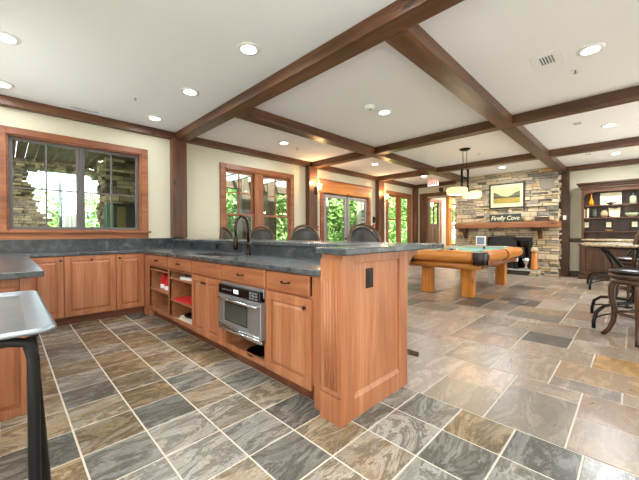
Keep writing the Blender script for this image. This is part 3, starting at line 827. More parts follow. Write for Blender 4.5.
for x, y, l in [(1.18, 4.47, 'tiny sprinkler head in the kitchen ceiling'), (4.31, .45, 'tiny sprinkler head beside the large bright ceiling light'), (4.2, 4.83, 'tiny sprinkler head in the bay before the double window'), (7.27, 2.38, 'tiny sprinkler head right of the pendant canopy')]:
    r = empty('ceiling_sprinkler', (x, y, ZC), 0, label=l, cat='sprinkler')
    MB().lathe([(.03, -.006), (.035, 0)], (0, 0, 0), 16).build('escutcheon', M['white'], r)
    MB().lathe([(.018, -.04), (.018, -.037), (.006, -.034), (.006, -.004)], (0, 0, 0), 10).build('deflector', M['steel'], r)

# pendant over the pool table
pd = empty('pendant_light', (6.71, 2.47, ZC), 0, label='black iron pendant with two lit oval amber shades above the pool table', cat='pendant light')
MB().lathe([(.03, -.045), (.08, -.03), (.105, -.01), (.105, 0)], (0, 0, 0), 24).build('canopy', M['iron'], pd)
for s in (-1, 1):
    MB().tube([(s*.05, -s*.02, -.03), (s*.045, -s*.02, -.45)], .006, 6).build('rod', M['iron'], pd)
    MB().tube([(s*.055, -s*.04, -.42), (s*.055, -s*.04, -.80), (s*.09, -s*.03, -.86), (s*.40, 0, -.84)], [.022, .022, .016, .012], 8).build('arm', M['iron'], pd)
    MB().tube([(s*.055, 0, -.58), (s*.0, 0, -.62)], .012, 6).build('hook', M['iron'], pd)
    sh = MB().lathe([(.15, -.135), (.188, -.125), (.195, -.045), (.183, -.01), (.15, 0), (.135, -.006), (.17, -.02), (.178, -.12), (.14, -.128)], (s*.40, 0, -.84), 32).build('shade', M['amber'], pd)
    MB().lathe([(.03, -.10), (.045, -.07), (.03, -.02)], (s*.42, 0, -.84), 14).build('bulb', M['sconceglass'], sh)
    li = bpy.data.lights.new('pendant_bulb', 'POINT'); li.energy = 9; li.color = (1, .8, .55); li.shadow_soft_size = .05
    lo = bpy.data.objects.new('pendant_bulb', li); C.objects.link(lo); lo.parent = pd; lo.location = (s*.42, 0, -1.03)

# exit sign
ex = empty('exit_sign', (9.7, 4.55, 2.652), FACE_X, label='white exit sign with red letters hanging before the lobby opening', cat='exit sign')
MB().box(-.18, .18, -.015, .015, 0, .20).build('housing', M['exitw'], ex, .004)
MB().box(-.02, .02, -.01, .01, .20, .228).build('bracket', M['exitw'], ex)
text_mesh('letters', 'EXIT', .155, M['exitr'], ex, (0, -.018, .10), (PI/2, 0, 0), .002, bold=.004)
sp = empty('wall_speaker', (XF, 4.66, 2.63), FACE_X, label='small round black speaker on the wall right of the exit sign', cat='speaker')
MB().lathe([(.075, 0), (.07, .05), (.05, .07)], (0, 0, 0), 20).build('housing', M['blackmat'], sp)
sp.children[0].rotation_euler = (PI/2, 0, 0)

# sconces
def sconce(x, lab, y=YW-.14, z=2.20, rot=0, en=14):
    r = empty('wall_sconce', (x, y, z), rot, label=lab, cat='wall sconce', group='wall sconces on the posts')
    MB().box(-.035, .035, -.012, 0, -.10, .08).build('back_plate', M['bronze'], r, .004)
    MB().tube([(0, -.012, -.06), (0, -.06, -.09), (0, -.12, -.05), (0, -.13, .0)], .009, 8).build('arm', M['bronze'], r)
    MB().lathe([(.03, .0), (.05, .04), (.06, .12), (.068, .14), (.06, .138), (.045, .04)], (0, -.13, 0), 18).build('shade', M['sconceglass'], r)
    li = bpy.data.lights.new('sconce_bulb', 'POINT'); li.energy = en; li.color = (1, .62, .28); li.shadow_soft_size = .03
    lo = bpy.data.objects.new('sconce_bulb', li); C.objects.link(lo); lo.parent = r; lo.location = (0, -.13, .19)
sconce(5.37, 'lit amber glass sconce on the wooden post between double window and glazed doors')
sconce(8.27, 'lit amber glass sconce on the wooden post right of the glazed doors')
sconce(11.38, 'lit sconce on the lobby post left of the dark door', YW-.12, 2.15, 0, 8)
sconce(13.4, 'lit sconce on the lobby post right of the dark door', YW-.12, 2.15, 0, 8)
# red fire pulls by the posts
for x, z, l in ((5.53, 1.22, 'small red fire alarm pull right of the first sconce post'), (7.96, 1.30, 'small red fire alarm pull left of the second sconce post')):
    r = empty('wall_fire_alarm', (x, YW, z), 0, label=l, cat='fire alarm pull')
    MB().box(-.05, .05, -.04, 0, 0, .12).build('housing', M['redp'], r, .005)
    MB().box(-.03, .03, -.05, -.04, .04, .06).build('pull_handle', M['white'], r, .002)
r = empty('wall_phone', (7.97, YW, 1.46), 0, label='slim black handset mounted above the red fire alarm pull', cat='phone')
MB().box(-.035, .035, -.03, 0, 0, .2).build('cradle', M['blackmat'], r, .006)
MB().tube([(0, -.035, .02), (0, -.055, .05), (0, -.055, .15), (0, -.035, .19)], .014, 8).build('handset', M['black'], r)
# light switch on dark post
r = empty('light_switch', (XF-.14, 1.29, 1.49), FACE_X, label='white light switch on the dark post right of the fireplace', cat='light switch')
MB().box(-.035, .035, -.006, 0, 0, .115).build('cover_plate', M['white'], r, .002)
MB().box(-.008, .008, -.014, -.006, .045, .07).build('toggle', M['white'], r, .001)

# ------------------------------------------------------------------ fireplace
def stone_face(mb, u0, u1, z0, z1, depth, holes=(), seed=3, hmin=.05, hmax=.15, wmin=.09, wmax=.38, jit=.04, mapf=None):
    """stack-stone courses: each stone a tapered block standing proud of the plane by a random amount"""
    rg = random.Random(seed); z = z0
    while z < z1-.01:
        h = min(rg.uniform(hmin, hmax), z1-z)
        if z1-(z+h) < .03: h = z1-z
        u = u0
        while u < u1-.005:
            w = rg.uniform(wmin, wmax)
            if u1-(u+w) < .08: w = u1-u
            w = min(w, u1-u)
            a, b = u, u+w; u += w
            segs = [(a, b)]
            for (ha, hb, hc, hd) in holes:
                if z+h/2 > hc and z+h/2 < hd:
                    ns = []
                    for s0, s1 in segs:
                        if s1 <= ha or s0 >= hb: ns.append((s0, s1)); continue
                        if s0 < ha: ns.append((s0, ha))
                        if s1 > hb: ns.append((hb, s1))
                    segs = ns
            for s0, s1 in segs:
                if s1-s0 < .02: continue
                # some courses split in two thin stones
                parts = [(z, z+h)] if h < .08 or rg.random() < .6 else [(z, z+h*.5), (z+h*.5, z+h)]
                for q0, q1 in parts:
                    d = depth + rg.uniform(-jit, jit); g = .004; e = .012
                    r_ = max(0, min(1, rg.gauss(.5, .28)))
                    t = rg.uniform(-.006, .006)
                    vs = [(s0+g, 0, q0+g), (s1-g, 0, q0+g), (s1-g, 0, q1-g), (s0+g, 0, q1-g),
                          (s0+g, d-e, q0+g), (s1-g, d-e, q0+g), (s1-g, d-e, q1-g), (s0+g, d-e, q1-g),
                          (s0+g+e, d, q0+g+e*.6+t*.3), (s1-g-e, d+t, q0+g+e*.6), (s1-g-e, d, q1-g-e*.6), (s0+g+e, d-t, q1-g-e*.6)]
                    fs = [(8, 9, 10, 11), (4, 5, 9, 8), (5, 6, 10, 9), (6, 7, 11, 10), (7, 4, 8, 11), (0, 1, 5, 4), (1, 2, 6, 5), (2, 3, 7, 6), (3, 0, 4, 7)]
                    if mapf: vs = [mapf(p) for p in vs]
                    mb.add(vs, fs, r_)
        z += h
    return mb
CH0, CH1, CX = 1.39, 4.02, 10.24     # chimney breast span in Y, front plane
fp = empty('stone_fireplace', (10.4, 2.7, 0), 0, label='floor to ceiling stacked stone fireplace with black firebox and timber mantel', cat='fireplace')
O = lambda p: (p[0]-10.4, p[1]-2.7, p[2])
cm = MB()
cm.box(CX, XF-.002, CH0+.02, 1.98, 0, ZC-.002).box(CX, XF-.002, 3.08, CH1-.02, 0, ZC-.002).box(CX, XF-.002, 1.98, 3.08, 1.01, ZC-.002).box(CX, XF-.002, 1.98, 3.08, 0, .16)
cm.v = [O(p) for p in cm.v]; cm.build('core', M['mortar'], fp)
sb = MB()
stone_face(sb, CH0, CH1, 0.0, ZC-.002, .045, [(1.96, 3.10, .15, 1.03)], 5, mapf=lambda p: O((CX-p[1], p[0], p[2])))
stone_face(sb, CX-.02, XF-.01, 0, ZC-.002, .03, [], 6, mapf=lambda p: O((p[0], CH0+.02-p[1], p[2])))
stone_face(sb, CX-.02, XF-.01, 0, ZC-.002, .03, [], 8, mapf=lambda p: O((p[0], CH1-.02+p[1], p[2])))
sb.build('stonework', M['stone'], fp)
q = MB(); pr_ = []
for k in range(20):
    a = 2*PI*k/20; rr_ = .16*(1+.05*math.sin(3*a))
    pr_.append((1.64-2.7+rr_*math.cos(a), 2.45+rr_*1.0*math.sin(a)))
q.prism(pr_, 'x', CX-.085-10.4, CX-10.4); q.build('round_stone', M['mortar'] if False else plain('round_grey_stone', '#8f8576', .9), fp, .02)
fb = MB(); 
fb.box(10.44, 10.5, 1.99, 3.07, .165, 1.0).box(CX+.01, 10.5, 1.985, 2.0, .165, 1.0).box(CX+.01, 10.5, 3.06, 3.075, .165, 1.0).box(CX+.01, 10.5, 2.0, 3.06, .985, 1.0).box(CX+.01, 10.5, 2.0, 3.06, .162, .17)
fb.v = [O(p) for p in fb.v]; fb.build('firebox', M['iron2'], fp)
ff = MB()
ff.box(CX-.03, CX-.005, 1.97, 2.05, .17, 1.03).box(CX-.03, CX-.005, 3.02, 3.09, .17, 1.03).box(CX-.03, CX-.005, 2.05, 3.02, .93, 1.03)
ff.v = [O(p) for p in ff.v]; ff.build('surround', M['iron2'], fp)
gl = MB().box(CX-.02, CX-.012, 2.05, 3.02, .17, .93); gl.v = [O(p) for p in gl.v]; gl.build('glass_doors', M['black'], fp)
mt = MB().box(9.92, CX+.05, 1.34, 3.97, 1.285, 1.45); mt.v = [O(p) for p in mt.v]; mt.build('mantel', M['mantel'], fp, .02)
for yy in (3.72, 1.78):
    cb = MB().prism([(0, 1.285), (.24, 1.285), (.22, 1.22), (.12, 1.16), (.08, 1.05), (0, .98)], 'y', yy-.05, yy+.05)
    cb.v = [O((CX-.03-p[0], p[1], p[2])) for p in cb.v]; cb.f = [tuple(reversed(f)) for f in cb.f]
    cb.build('corbel', M['rustic_z'], fp, .006)
hs = MB(); stone_face(hs, 1.80, 3.50, 0, .12, .03, [], 9, .05, .08, mapf=lambda p: O((9.90-p[1], p[0], p[2])))
stone_face(hs, 9.9, CX-.03, 0, .12, .02, [], 11, .05, .08, mapf=lambda p: O((p[0], 1.80-p[1], p[2])))
h2 = MB().box(9.9, CX-.03, 1.80, 3.50, 0, .118); h2.v = [O(p) for p in h2.v]
hs.build('hearth_stones', M['stone'], fp)
h2.build('hearth_core', M['mortar'], fp)
h3 = MB().box(9.85, CX-.03, 1.77, 3.53, .12, .16); h3.v = [O(p) for p in h3.v]; h3.build('hearth_slab', plain('grey_hearth_slab', '#9a968a', .7), fp, .008)

# fire screen
fs_ = empty('fire_screen', (10.02, 2.66, .162), FACE_X, label='black arched fire screen standing before the firebox', cat='fire screen')
arch = [(-.36, 0), (.36, 0), (.36, .72)] + [(.36*math.cos(PI*k/10), .72+.17*math.sin(PI*k/10)) for k in range(1, 10)] + [(-.36, .72)]
MB().prism(arch, 'y', -.004, .004).build('mesh_panel', M['iron2'], fs_)
MB().tube([(p[0], 0, p[1]) for p in arch[1:]+arch[:1]+arch[1:2]], .012, 6).build('border', M['iron'], fs_)
for s in (-1, 1): MB().tube([(s*.3, -.1, .008), (s*.3, .08, .008)], .008, 6).build('foot', M['iron'], fs_)
# leaning small framed picture
pf = empty('framed_print', (9.95, 3.20, .162), FACE_X, label='small grey print in a white frame standing tall at left of the hearth', cat='picture')
MB().box(-.12, .12, -.012, .012, .0, .62).build('stand', M['iron2'], pf, .004)
MB().box(-.13, .13, -.02, .02, .62, .89).build('frame', M['white'], pf, .004)
MB().box(-.10, .10, -.023, -.02, .65, .86).build('print', plain('grey_blue_print', '#6f7f90', .5), pf)
# honey log stand on hearth
lg = empty('log_stand', (9.98, 1.87, .162), FACE_X, label='honey coloured carved log stand with a rounded head at the right of the hearth', cat='log stand')
MB().lathe([(.085, 0), (.085, .05), (.075, .2), (.07, .42), (.06, .46)], (0, 0, 0), 14).build('trunk', M['log_z'], lg)
MB().lathe([(.05, .46), (.085, .49), (.09, .54), (.07, .59), (.03, .61)], (0, 0, 0), 14).build('head', M['drift'], lg)
# white lantern seen between pool table and hearth
wl_ = empty('candle_holder', (9.93, 2.30, .162), 0, label='small white candle block on the hearth before the fire screen', cat='candle')
MB().box(-.05, .05, -.05, .05, .0, .20).build('stand', M['iron'], wl_, .004)
MB().box(-.045, .045, -.055, .055, .20, .31).build('candle', M['white'], wl_, .008)
single('glass_ornament', MB().lathe([(.03, 0), (.05, .03), (.02, .1), (.07, .2), (.09, .28), (.04, .33)], (9.95, 2.06, .162), 14), M['steel2'], 'shiny goblet shaped ornament on the hearth right of the white candle', 'ornament')

# mantel items
sg = empty('mantel_sign', (10.06, 2.60, 1.45), FACE_X, label='dark green name sign with cream lettering leaning on the mantel', cat='sign')
MB().box(-.40, .40, -.012, .012, 0, .235).build('board', M['green'], sg, .006)
text_mesh('lettering', 'Firefly Cove', .165, M['cream'], sg, (0, -.014, .115), (PI/2, 0, 0), .002, .25, .88, .002)
pt = empty('landscape_painting', (CX-.075, 2.585, 1.85), FACE_X, label='framed landscape of hills over a golden field above the mantel', cat='painting')
W, H = .445, .72
MB().box(-W, W, -.03, 0, 0, .035).box(-W, W, -.03, 0, H-.035, H).box(-W, -W+.035, -.03, 0, .035, H-.035).box(W-.035, W, -.03, 0, .035, H-.035).build('frame', M['iron2'], pt, .004)
MB().box(-W+.03, W-.03, -.014, -.002, .03, H-.03).build('mat_board', plain('cream_mat', '#c9bf98', .8), pt)
a0, a1, b0, b1 = -.335, .335, .15, .58
MB().box(a0, a1, -.018, -.014, b0, b1).build('sky', mottled('painted_sky', [(.3, '#b3a66c'), (.7, '#c4b98a')], 3, .8), pt)
MB().prism([(a0, .30), (a0, .47), (-.27, .46), (-.16, .38), (-.05, .345), (.03, .34), (.12, .37), (.22, .44), (a1, .48), (a1, .30)], 'y', -.0195, -.018).build('hills', plain('painted_hills', '#5e5c42', .8), pt)
MB().prism([(a0, .30), (a0, .355), (-.2, .34), (-.05, .32), (.05, .32), (.2, .345), (a1, .35), (a1, .30)], 'y', -.0205, -.0195).build('far_trees', plain('painted_trees', '#3f3f2c', .8), pt)
MB().box(a0, a1, -.02, -.018, b0, .31).build('field', mottled('painted_field', [(.3, '#7d6826'), (.5, '#a58a3a'), (.7, '#5f5c30')], 5, .8, vec=(1, 1, 3)), pt)
single('driftwood', MB().tube([(10.04, 3.42, 1.485), (10.05, 3.3, 1.50), (10.06, 3.18, 1.56), (10.04, 3.08, 1.60)], [.02, .035, .03, .01], 8), M['drift'], 'pale piece of driftwood on the mantel left of the name sign', 'driftwood')
single('mossy_ornament', MB().lathe([(.06, 0), (.10, .03), (.09, .08), (.04, .13), (.01, .15)], (10.06, 2.03, 1.452), 14, .8, 1.1), M['drift'], 'low pale stone ornament on the mantel right of the name sign', 'ornament')
bx = empty('wooden_box', (10.06, 1.73, 1.452), FACE_X, label='dark wooden box with lid at the right end of the mantel', cat='box')
MB().box(-.14, .14, -.07, .07, 0, .09).build('body', M['walnut_x'], bx, .004)
MB().box(-.15, .15, -.08, .08, .09, .115).build('lid', M['walnut_x'], bx, .004)

# ------------------------------------------------------------------ pool table
PX0, PX1, PY0, PY1 = 5.62, 8.05, 1.80, 3.12
px, py = (PX0+PX1)/2, (PY0+PY1)/2
pt = empty('pool_table', (px, py, 0), 0, label='rustic log pool table with pale green cloth in front of the fireplace', cat='pool table')
HX, HY = (PX1-PX0)/2, (PY1-PY0)/2
MB().box(-HX+.12, HX-.12, -HY+.12, HY-.12, .70, .795).build('playing_surface', M['felt'], pt)
cu = MB()
for s in (-1, 1):
    cu.prism([(s*(HY-.17), .795), (s*(HY-.06), .795), (s*(HY-.06), .835), (s*(HY-.15), .828)], 'x', -HX+.17, -.08)
    cu.prism([(s*(HY-.17), .795), (s*(HY-.06), .795), (s*(HY-.06), .835), (s*(HY-.15), .828)], 'x', .08, HX-.17)
    cu.prism([(s*(HX-.17), .795), (s*(HX-.06), .795), (s*(HX-.06), .835), (s*(HX-.15), .828)], 'y', -HY+.17, HY-.17)
cu.build('cushions', M['felt'], pt)
def log(p0, p1, nm, r=.108):
    p0, p1 = Vector(p0), Vector(p1); pts = []; rs = []
    for k in range(9):
        t = k/8; pts.append(p0.lerp(p1, t)); rs.append(r*(1 + .04*math.sin(7*t+p0.x)) * (.9 if k in (0, 8) else 1))
    ax = 'x' if abs(p1.x-p0.x) > .1 else 'y'
    return MB().tube(pts, rs, 16).build(nm, M['log_'+ax], pt)
zl = .738
for s in (-1, 1):
    log((-HX+.12, s*HY*1.0, zl), (-.06, s*HY, zl), 'side_rail'); log((.06, s*HY, zl), (HX-.12, s*HY, zl), 'side_rail')
    log((s*HX, -HY+.12, zl), (s*HX, HY-.12, zl), 'end_rail')
    for t in (-1, 1):
        pk = MB().lathe([(.055, -.15), (.095, -.14), (.11, -.06), (.115, .07), (.085, .082), (.075, .03), (.07, -.06)], (s*(HX-.02), t*(HY-.02), .75), 18)
        pk.build('corner_pocket', M['leather'], pt)
        fg = MB()
        for k in range(8):
            a = 2*PI*k/8; fg.tube([(s*(HX-.02)+.113*math.cos(a), t*(HY-.02)+.113*math.sin(a), .80), (s*(HX-.02)+.108*math.cos(a), t*(HY-.02)+.108*math.sin(a), .60)], .012, 6)
        fg.build('pocket_fringe', M['mat1'], pt)
    MB().lathe([(.04, -.12), (.06, -.10), (.065, .07), (.05, .075)], (0, s*HY, .75), 14).build('side_pocket', M['leather'], pt)
for s in (-1, 1):
    MB().tube([(-HX+.05, s*(HY-.12), .575), (HX-.05, s*(HY-.12), .575)], .065, 14).build('apron_log', M['mantel'], pt)
    MB().tube([(s*(HX-.06), -HY+.04, .575), (s*(HX-.06), HY-.04, .575)], .065, 14).build('apron_log', M['log_y'], pt)
MB().box(-HX+.16, HX-.16, -HY+.16, HY-.16, .62, .70).build('bed', M['log_x'], pt)
for sx in (-1, 1):
    for sy in (-1, 1):
        cx_, cy_ = sx*(HX-.24), sy*(HY-.27) + (.02 if sy < 0 else 0)
        MB().box(cx_-.085, cx_+.085, cy_-.10, cy_+.10, 0, .62).build('leg', M['log_z'], pt, .02)
# balls and cues
bc = ['#b51f1f', '#d8a91e', '#1d3b86', '#141414', '#c7651c', '#2b6b3a', '#e9e4d6', '#6b1f2b']
bs = [(5.98, 2.62), (6.02, 2.55), (6.08, 2.50), (6.01, 2.44), (5.95, 2.36), (5.90, 2.48), (6.10, 2.40), (7.5, 2.35)]
nm_ = ['red', 'yellow', 'blue', 'black', 'orange', 'green', 'white', 'maroon']
for i, (x, y) in enumerate(bs):
    b = MB(); n_ = 8; b.lathe([(.028*math.sin(PI*(k+.5)/8), .028-.028*math.cos(PI*(k+.5)/8)) for k in range(8)], (x, y, .796), 14)
    single('billiard_ball', b, plain('ball_'+nm_[i], bc[i], .1), '%s billiard ball on the pale green pool table cloth' % nm_[i], 'billiard ball', 'billiard balls on the pool table')
single('cue_stick', MB().tube([(6.2, 3.0, .845), (7.6, 2.3, .815)], [.014, .006], 8), M['drift'], 'wooden cue lying across the pool table cloth', 'cue stick')
single('white_stand', MB().lathe([(.06, 0), (.055, .02), (.045, .03), (.045, .5), (.04, .52)], (7.80, 2.30, .0), 16), M['white'], 'white upright post beside the far leg of the pool table', 'post')

# ------------------------------------------------------------------ bookcase
BX = 10.16
bk = empty('bookcase', (BX, .10, 0), FACE_X, label='dark carved walnut bookcase with three open shelves above panelled doors', cat='bookcase')
L = .83; D = XF-.105-BX   # half width, depth
D = .28
MB().box(-L, -L+.05, 0, D, .86, 2.22).box(L-.05, L, 0, D, .86, 2.22).box(-L+.05, L-.05, D-.02, D, .86, 2.22).box(-L+.05, L-.05, 0, D-.02, 2.18, 2.22).build('upper_case', M['walnut_z'], bk, .003)
fz = [(-L+.05, 2.12+.06), (-L+.05, 2.03), (-L+.08, 2.08), (-L+.16, 2.12), (-L+.28, 2.135), (L-.28, 2.135), (L-.16, 2.12), (L-.08, 2.08), (L-.05, 2.03), (L-.05, 2.18)]
MB().prism(fz, 'y', 0, .02).build('arched_frieze', M['rustic_x'], bk, .002)
MB().box(-L-.02, L+.02, -.02, D, 2.22, 2.28).box(-L-.05, L+.05, -.05, D, 2.28, 2.33).box(-L-.09, L+.09, -.09, D, 2.33, 2.37).build('cornice', M['walnut_x'], bk, .008)
for z in (1.815, 1.515, 1.18): MB().box(-L+.05, L-.05, .01, D-.02, z-.028, z).build('shelf', M['rustic_x'], bk, .003)
MB().box(-L-.06, L+.06, -.10, D, .83, .86).build('counter', M['walnut_x'], bk, .006)
MB().box(-L-.03, L+.03, -.03, D, .10, .83).build('lower_case', M['walnut_z'], bk, .003)
MB().box(-L-.05, L+.05, -.08, D, 0, .10).build('plinth', M['walnut_x'], bk, .006)
for a, b in ((-.82, -.28), (-.27, .27), (.28, .82)):
    dd = raised_door(bk, a, b, .14, .80, -.03, .02, .07, 'walnut_z'); knob(dd, b-.05 if a < 0 else a+.05, .55, -.05)
def bpos(y, d=.14): return (BX+d, y)
def bsingle(name, prof, y, z, mat, lab, cat, d=.13, n=16, **k):
    x, yy = bpos(y, d); return single(name, MB().lathe(prof, (x, yy, z), n, **k), mat, lab, cat)
bsingle('vase', [(.03, 0), (.05, .03), (.055, .08), (.03, .14), (.014, .18), (.012, .27), (.018, .29)], .75, 1.816, M['orange'], 'slim orange glass bottle vase on the top bookcase shelf', 'vase', .08)
r = empty('photo_canvas', (BX+.12, .40, 1.816), FACE_X, label='wide pale canvas on the top bookcase shelf behind small figurines', cat='canvas')
MB().box(-.19, .19, -.008, .008, 0, .29).build('canvas', M['cream'], r, .003)
MB().box(-.02, .02, -.010, -.008, .15, .19).build('emblem', M['paleglass'], r)
r = empty('figurine', (BX+.06, .40, 1.816), FACE_X, label='small dark bird figurine before the pale canvas', cat='figurine')
MB().lathe([(.03, 0), (.05, .02), (.04, .05), (.01, .065)], (0, 0, 0), 12).build('body', M['mat1'], r)
MB().tube([(-.11, 0, .06), (-.04, 0, .03), (.04, 0, .03), (.11, 0, .06)], [.004, .015, .015, .004], 6).build('wings', M['mat1'], r)
r = empty('lantern', (BX+.12, .02, 1.816), FACE_X, label='pale glass lantern with dark metal cap on the top bookcase shelf', cat='lantern')
MB().lathe([(.055, 0), (.06, .02), (.06, .16), (.045, .19)], (0, 0, 0), 14).build('glass_body', M['paleglass'], r)
MB().lathe([(.05, .19), (.065, .2), (.03, .24), (.02, .27)], (0, 0, 0), 14).build('cap', M['green'], r)
# second shelf
for i, (y, w_, h_, m_, cl) in enumerate([(.885, .03, .23, 'paper', 'cream'), (.85, .035, .2, 'trim_z', 'brown'), (.81, .03, .24, 'cream', 'pale')]):
    o = MB().box(-.06, .06, -w_/2+.001, w_/2-.001, 0, h_).build('book', M[m_], None, .002, (BX+.10, y, 1.516)); props(o, '%s upright book at the left of the middle bookcase shelf' % cl, 'book', 'books on the middle shelf')
bsingle('glass_jug', [(.04, 0), (.055, .05), (.05, .14), (.035, .2), (.045, .23)], .69, 1.516, M['dkglass'], 'smoky glass jug beside the upright books', 'jug')
bsingle('pottery_jar', [(.04, 0), (.07, .05), (.075, .1), (.05, .15), (.045, .17), (.055, .18)], .51, 1.516, M['drift'], 'round pottery jar in the middle of the second bookcase shelf', 'jar')
r = empty('open_book', (BX+.10, .32, 1.516), FACE_X, label='open cream book standing on the middle bookcase shelf', cat='book')
MB().prism([(-.10, .03), (0, .0), (0, .2), (-.12, .23)], 'y', -.006, .006).prism([(.08, .0), (0, .0), (0, .2), (.09, .23)], 'y', -.006, .006).build('pages', M['cream'], r)
MB().box(-.10, .09, .006, .014, 0, .2).build('cover', M['walnut_x'], r)
bsingle('serving_bowl', [(.05, 0), (.1, .03), (.12, .08), (.115, .09), (.09, .06), (.04, .02)], .04, 1.516, M['paleglass'], 'wide pale glass bowl on the middle bookcase shelf', 'bowl')
# third shelf: three square tile frames
for y, l in ((.84, 'leftmost'), (.43, 'middle'), (-.01, 'rightmost')):
    r = empty('photo_tile', (BX+.12, y, 1.181), FACE_X, label='small cream square picture in black frame on the lowest shelf, %s of three' % l, cat='picture', group='square pictures on the lowest shelf')
    MB().box(-.075, .075, -.01, .01, 0, .25).build('frame', M['iron2'], r, .003)
    MB().box(-.045, .045, -.013, -.01, .10, .22).build('card', M['cream'], r)
bsingle('gold_bowl', [(.03, 0), (.07, .015), (.08, .035), (.07, .035), (.02, .015)], .43, 1.181, M['gold'], 'shallow golden dish before the middle square picture', 'dish', .05)
# white switch-like tag and a stack on bookcase counter
r = empty('picture_stack', (BX+.03, .70, .861), FACE_X, label='stack of white and tan board games on the bookcase counter', cat='boxes')
MB().box(-.16, .16, -.1, .1, 0, .03).build('white_box', M['white'], r, .003)
MB().box(-.13, .13, -.09, .09, .03, .055).build('tan_box', M['gold'], r, .003)

# ------------------------------------------------------------------ stools
def make_stool(label, loc, rot, group, seat_z=.75, back_top=1.26):
    r = empty('bar_stool', loc, rot, label=label, cat='bar stool', group=group)
    z = seat_z
    MB().lathe([(.20, z-.045), (.235, z-.03), (.245, z-.012), (.225, z), (.12, z+.012), (.02, z+.015)], (0, 0, 0), 32).build('seat_cushion', M['leather'], r)
    MB().lathe([(.20, z-.155), (.23, z-.15), (.23, z-.11), (.215, z-.102), (.215, z-.095), (.24, z-.088), (.245, z-.07), (.245, z-.05), (.225, z-.045)], (0, 0, 0), 32).build('seat_ring', M['walnut_x'], r)
    for k in range(4):
        a = PI/4 + k*PI/2; c_, s_ = math.cos(a), math.sin(a)
        prof = [(.185, z-.12), (.215, z-.2), (.215, z-.32), (.19, .3), (.20, .17), (.235, .07), (.285, .0)]
        pts = [(q*c_, q*s_, zz) for q, zz in prof]
        MB().tube(pts, [.032, .032, .029, .026, .024, .022, .024], 8).build('leg', M['walnut_z'], r)
    rg = MB()
    R_ = .19
    for k in range(4):
        a, b = PI/4+k*PI/2, PI/4+(k+1)*PI/2
        rg.tube([(R_*math.cos(a), R_*math.sin(a), .27), (R_*.8*math.cos((a+b)/2), R_*.8*math.sin((a+b)/2), .27), (R_*math.cos(b), R_*math.sin(b), .27)], .016, 8)
    rg.build('foot_ring', M['walnut_x'], r)
    # arched upholstered back, curved round the sitter, at local +y
    RB = .235; n_ = 14
    def P(u, zz, off=0):
        a = PI/2 + u; q = RB+off
        return (q*math.cos(a)*1.02, q*math.sin(a), zz)
    zb = z+.10; zt = back_top
    arch = []
    for k in range(n_+1):
        t = PI*k/n_; arch.append((-1.0*math.cos(t), zb+.05+(zt-zb-.05)*math.sin(t)**.75))
    MB().tube([P(u, zz) for u, zz in [(-1.0, z-.03)] + arch + [(1.0, z-.03)]], .021, 8).build('back_frame', M['walnut_x'], r)
    cu = MB(); rows = 6; cols = 16; vs = []; fs = []
    for side, off in ((0, -.022), (1, .018)):
        for i in range(rows+1):
            for j in range(cols+1):
                u = -.93 + 1.86*j/cols
                top = zb+.03+(zt-.035-zb-.03)*max(0, 1-(u/.97)**2)**.42
                zz = zb+.01 + (top-zb-.01)*i/rows
                bulge = math.sin(PI*i/rows)*math.cos(u*1.4)*.014
                vs.append(P(u, zz, off + (-bulge if side == 0 else bulge)))
    N = (rows+1)*(cols+1)
    for i in range(rows):
        for j in range(cols):
            a = i*(cols+1)+j
            fs.append((a, a+1, a+cols+2, a+cols+1)); fs.append((N+a, N+a+cols+1, N+a+cols+2, N+a+1))
    for j in range(cols):
        fs.append((j, N+j, N+j+1, j+1)); b = rows*(cols+1)+j; fs.append((b, b+1, N+b+1, N+b))
    for i in range(rows):
        a = i*(cols+1); fs.append((a, a+cols+1, N+a+cols+1, N+a)); b = a+cols; fs.append((b, N+b, N+b+cols+1, b+cols+1))
    cu.add(vs, fs, 0, True); cu.build('back_cushion', M['leatherg'], r)
    return r
def face_rot(x, y, extra=0):
    # stool faces the camera side (its back away): local -y toward the bar
    return math.atan2(y, x) - PI/2 + extra
st = make_stool('bar stool with arched leather back before the glazed doors, nearest of the four', (2.93, 2.12, 0), face_rot(2.93, 2.12, .45), 'bar stools behind the bar')
for x, y, e, l in ((2.93, 3.2, .1, 'bar stool with arched leather back behind the bar, before the first sconce post'),
                   (2.93, 4.22, .1, 'bar stool with arched leather back behind the bar, right of the faucet'),
                   (2.93, 5.1, 1.1, 'bar stool with arched leather back behind the faucet, farthest along the bar')):
    dup(st, (x, y, 0), face_rot(x, y, e)-0, l, 'bar stools behind the bar')
dup(st, (4.76, -.05, 0), math.radians(-138), 'large dark wood swivel stool with curved legs in the right foreground', 'bar stools at the pub tables').scale = (1.04, 1.04, 1)
dup(st, (6.9, .0, 0), math.radians(-150), 'black seated stool behind the nearer pub table', 'bar stools at the pub tables')

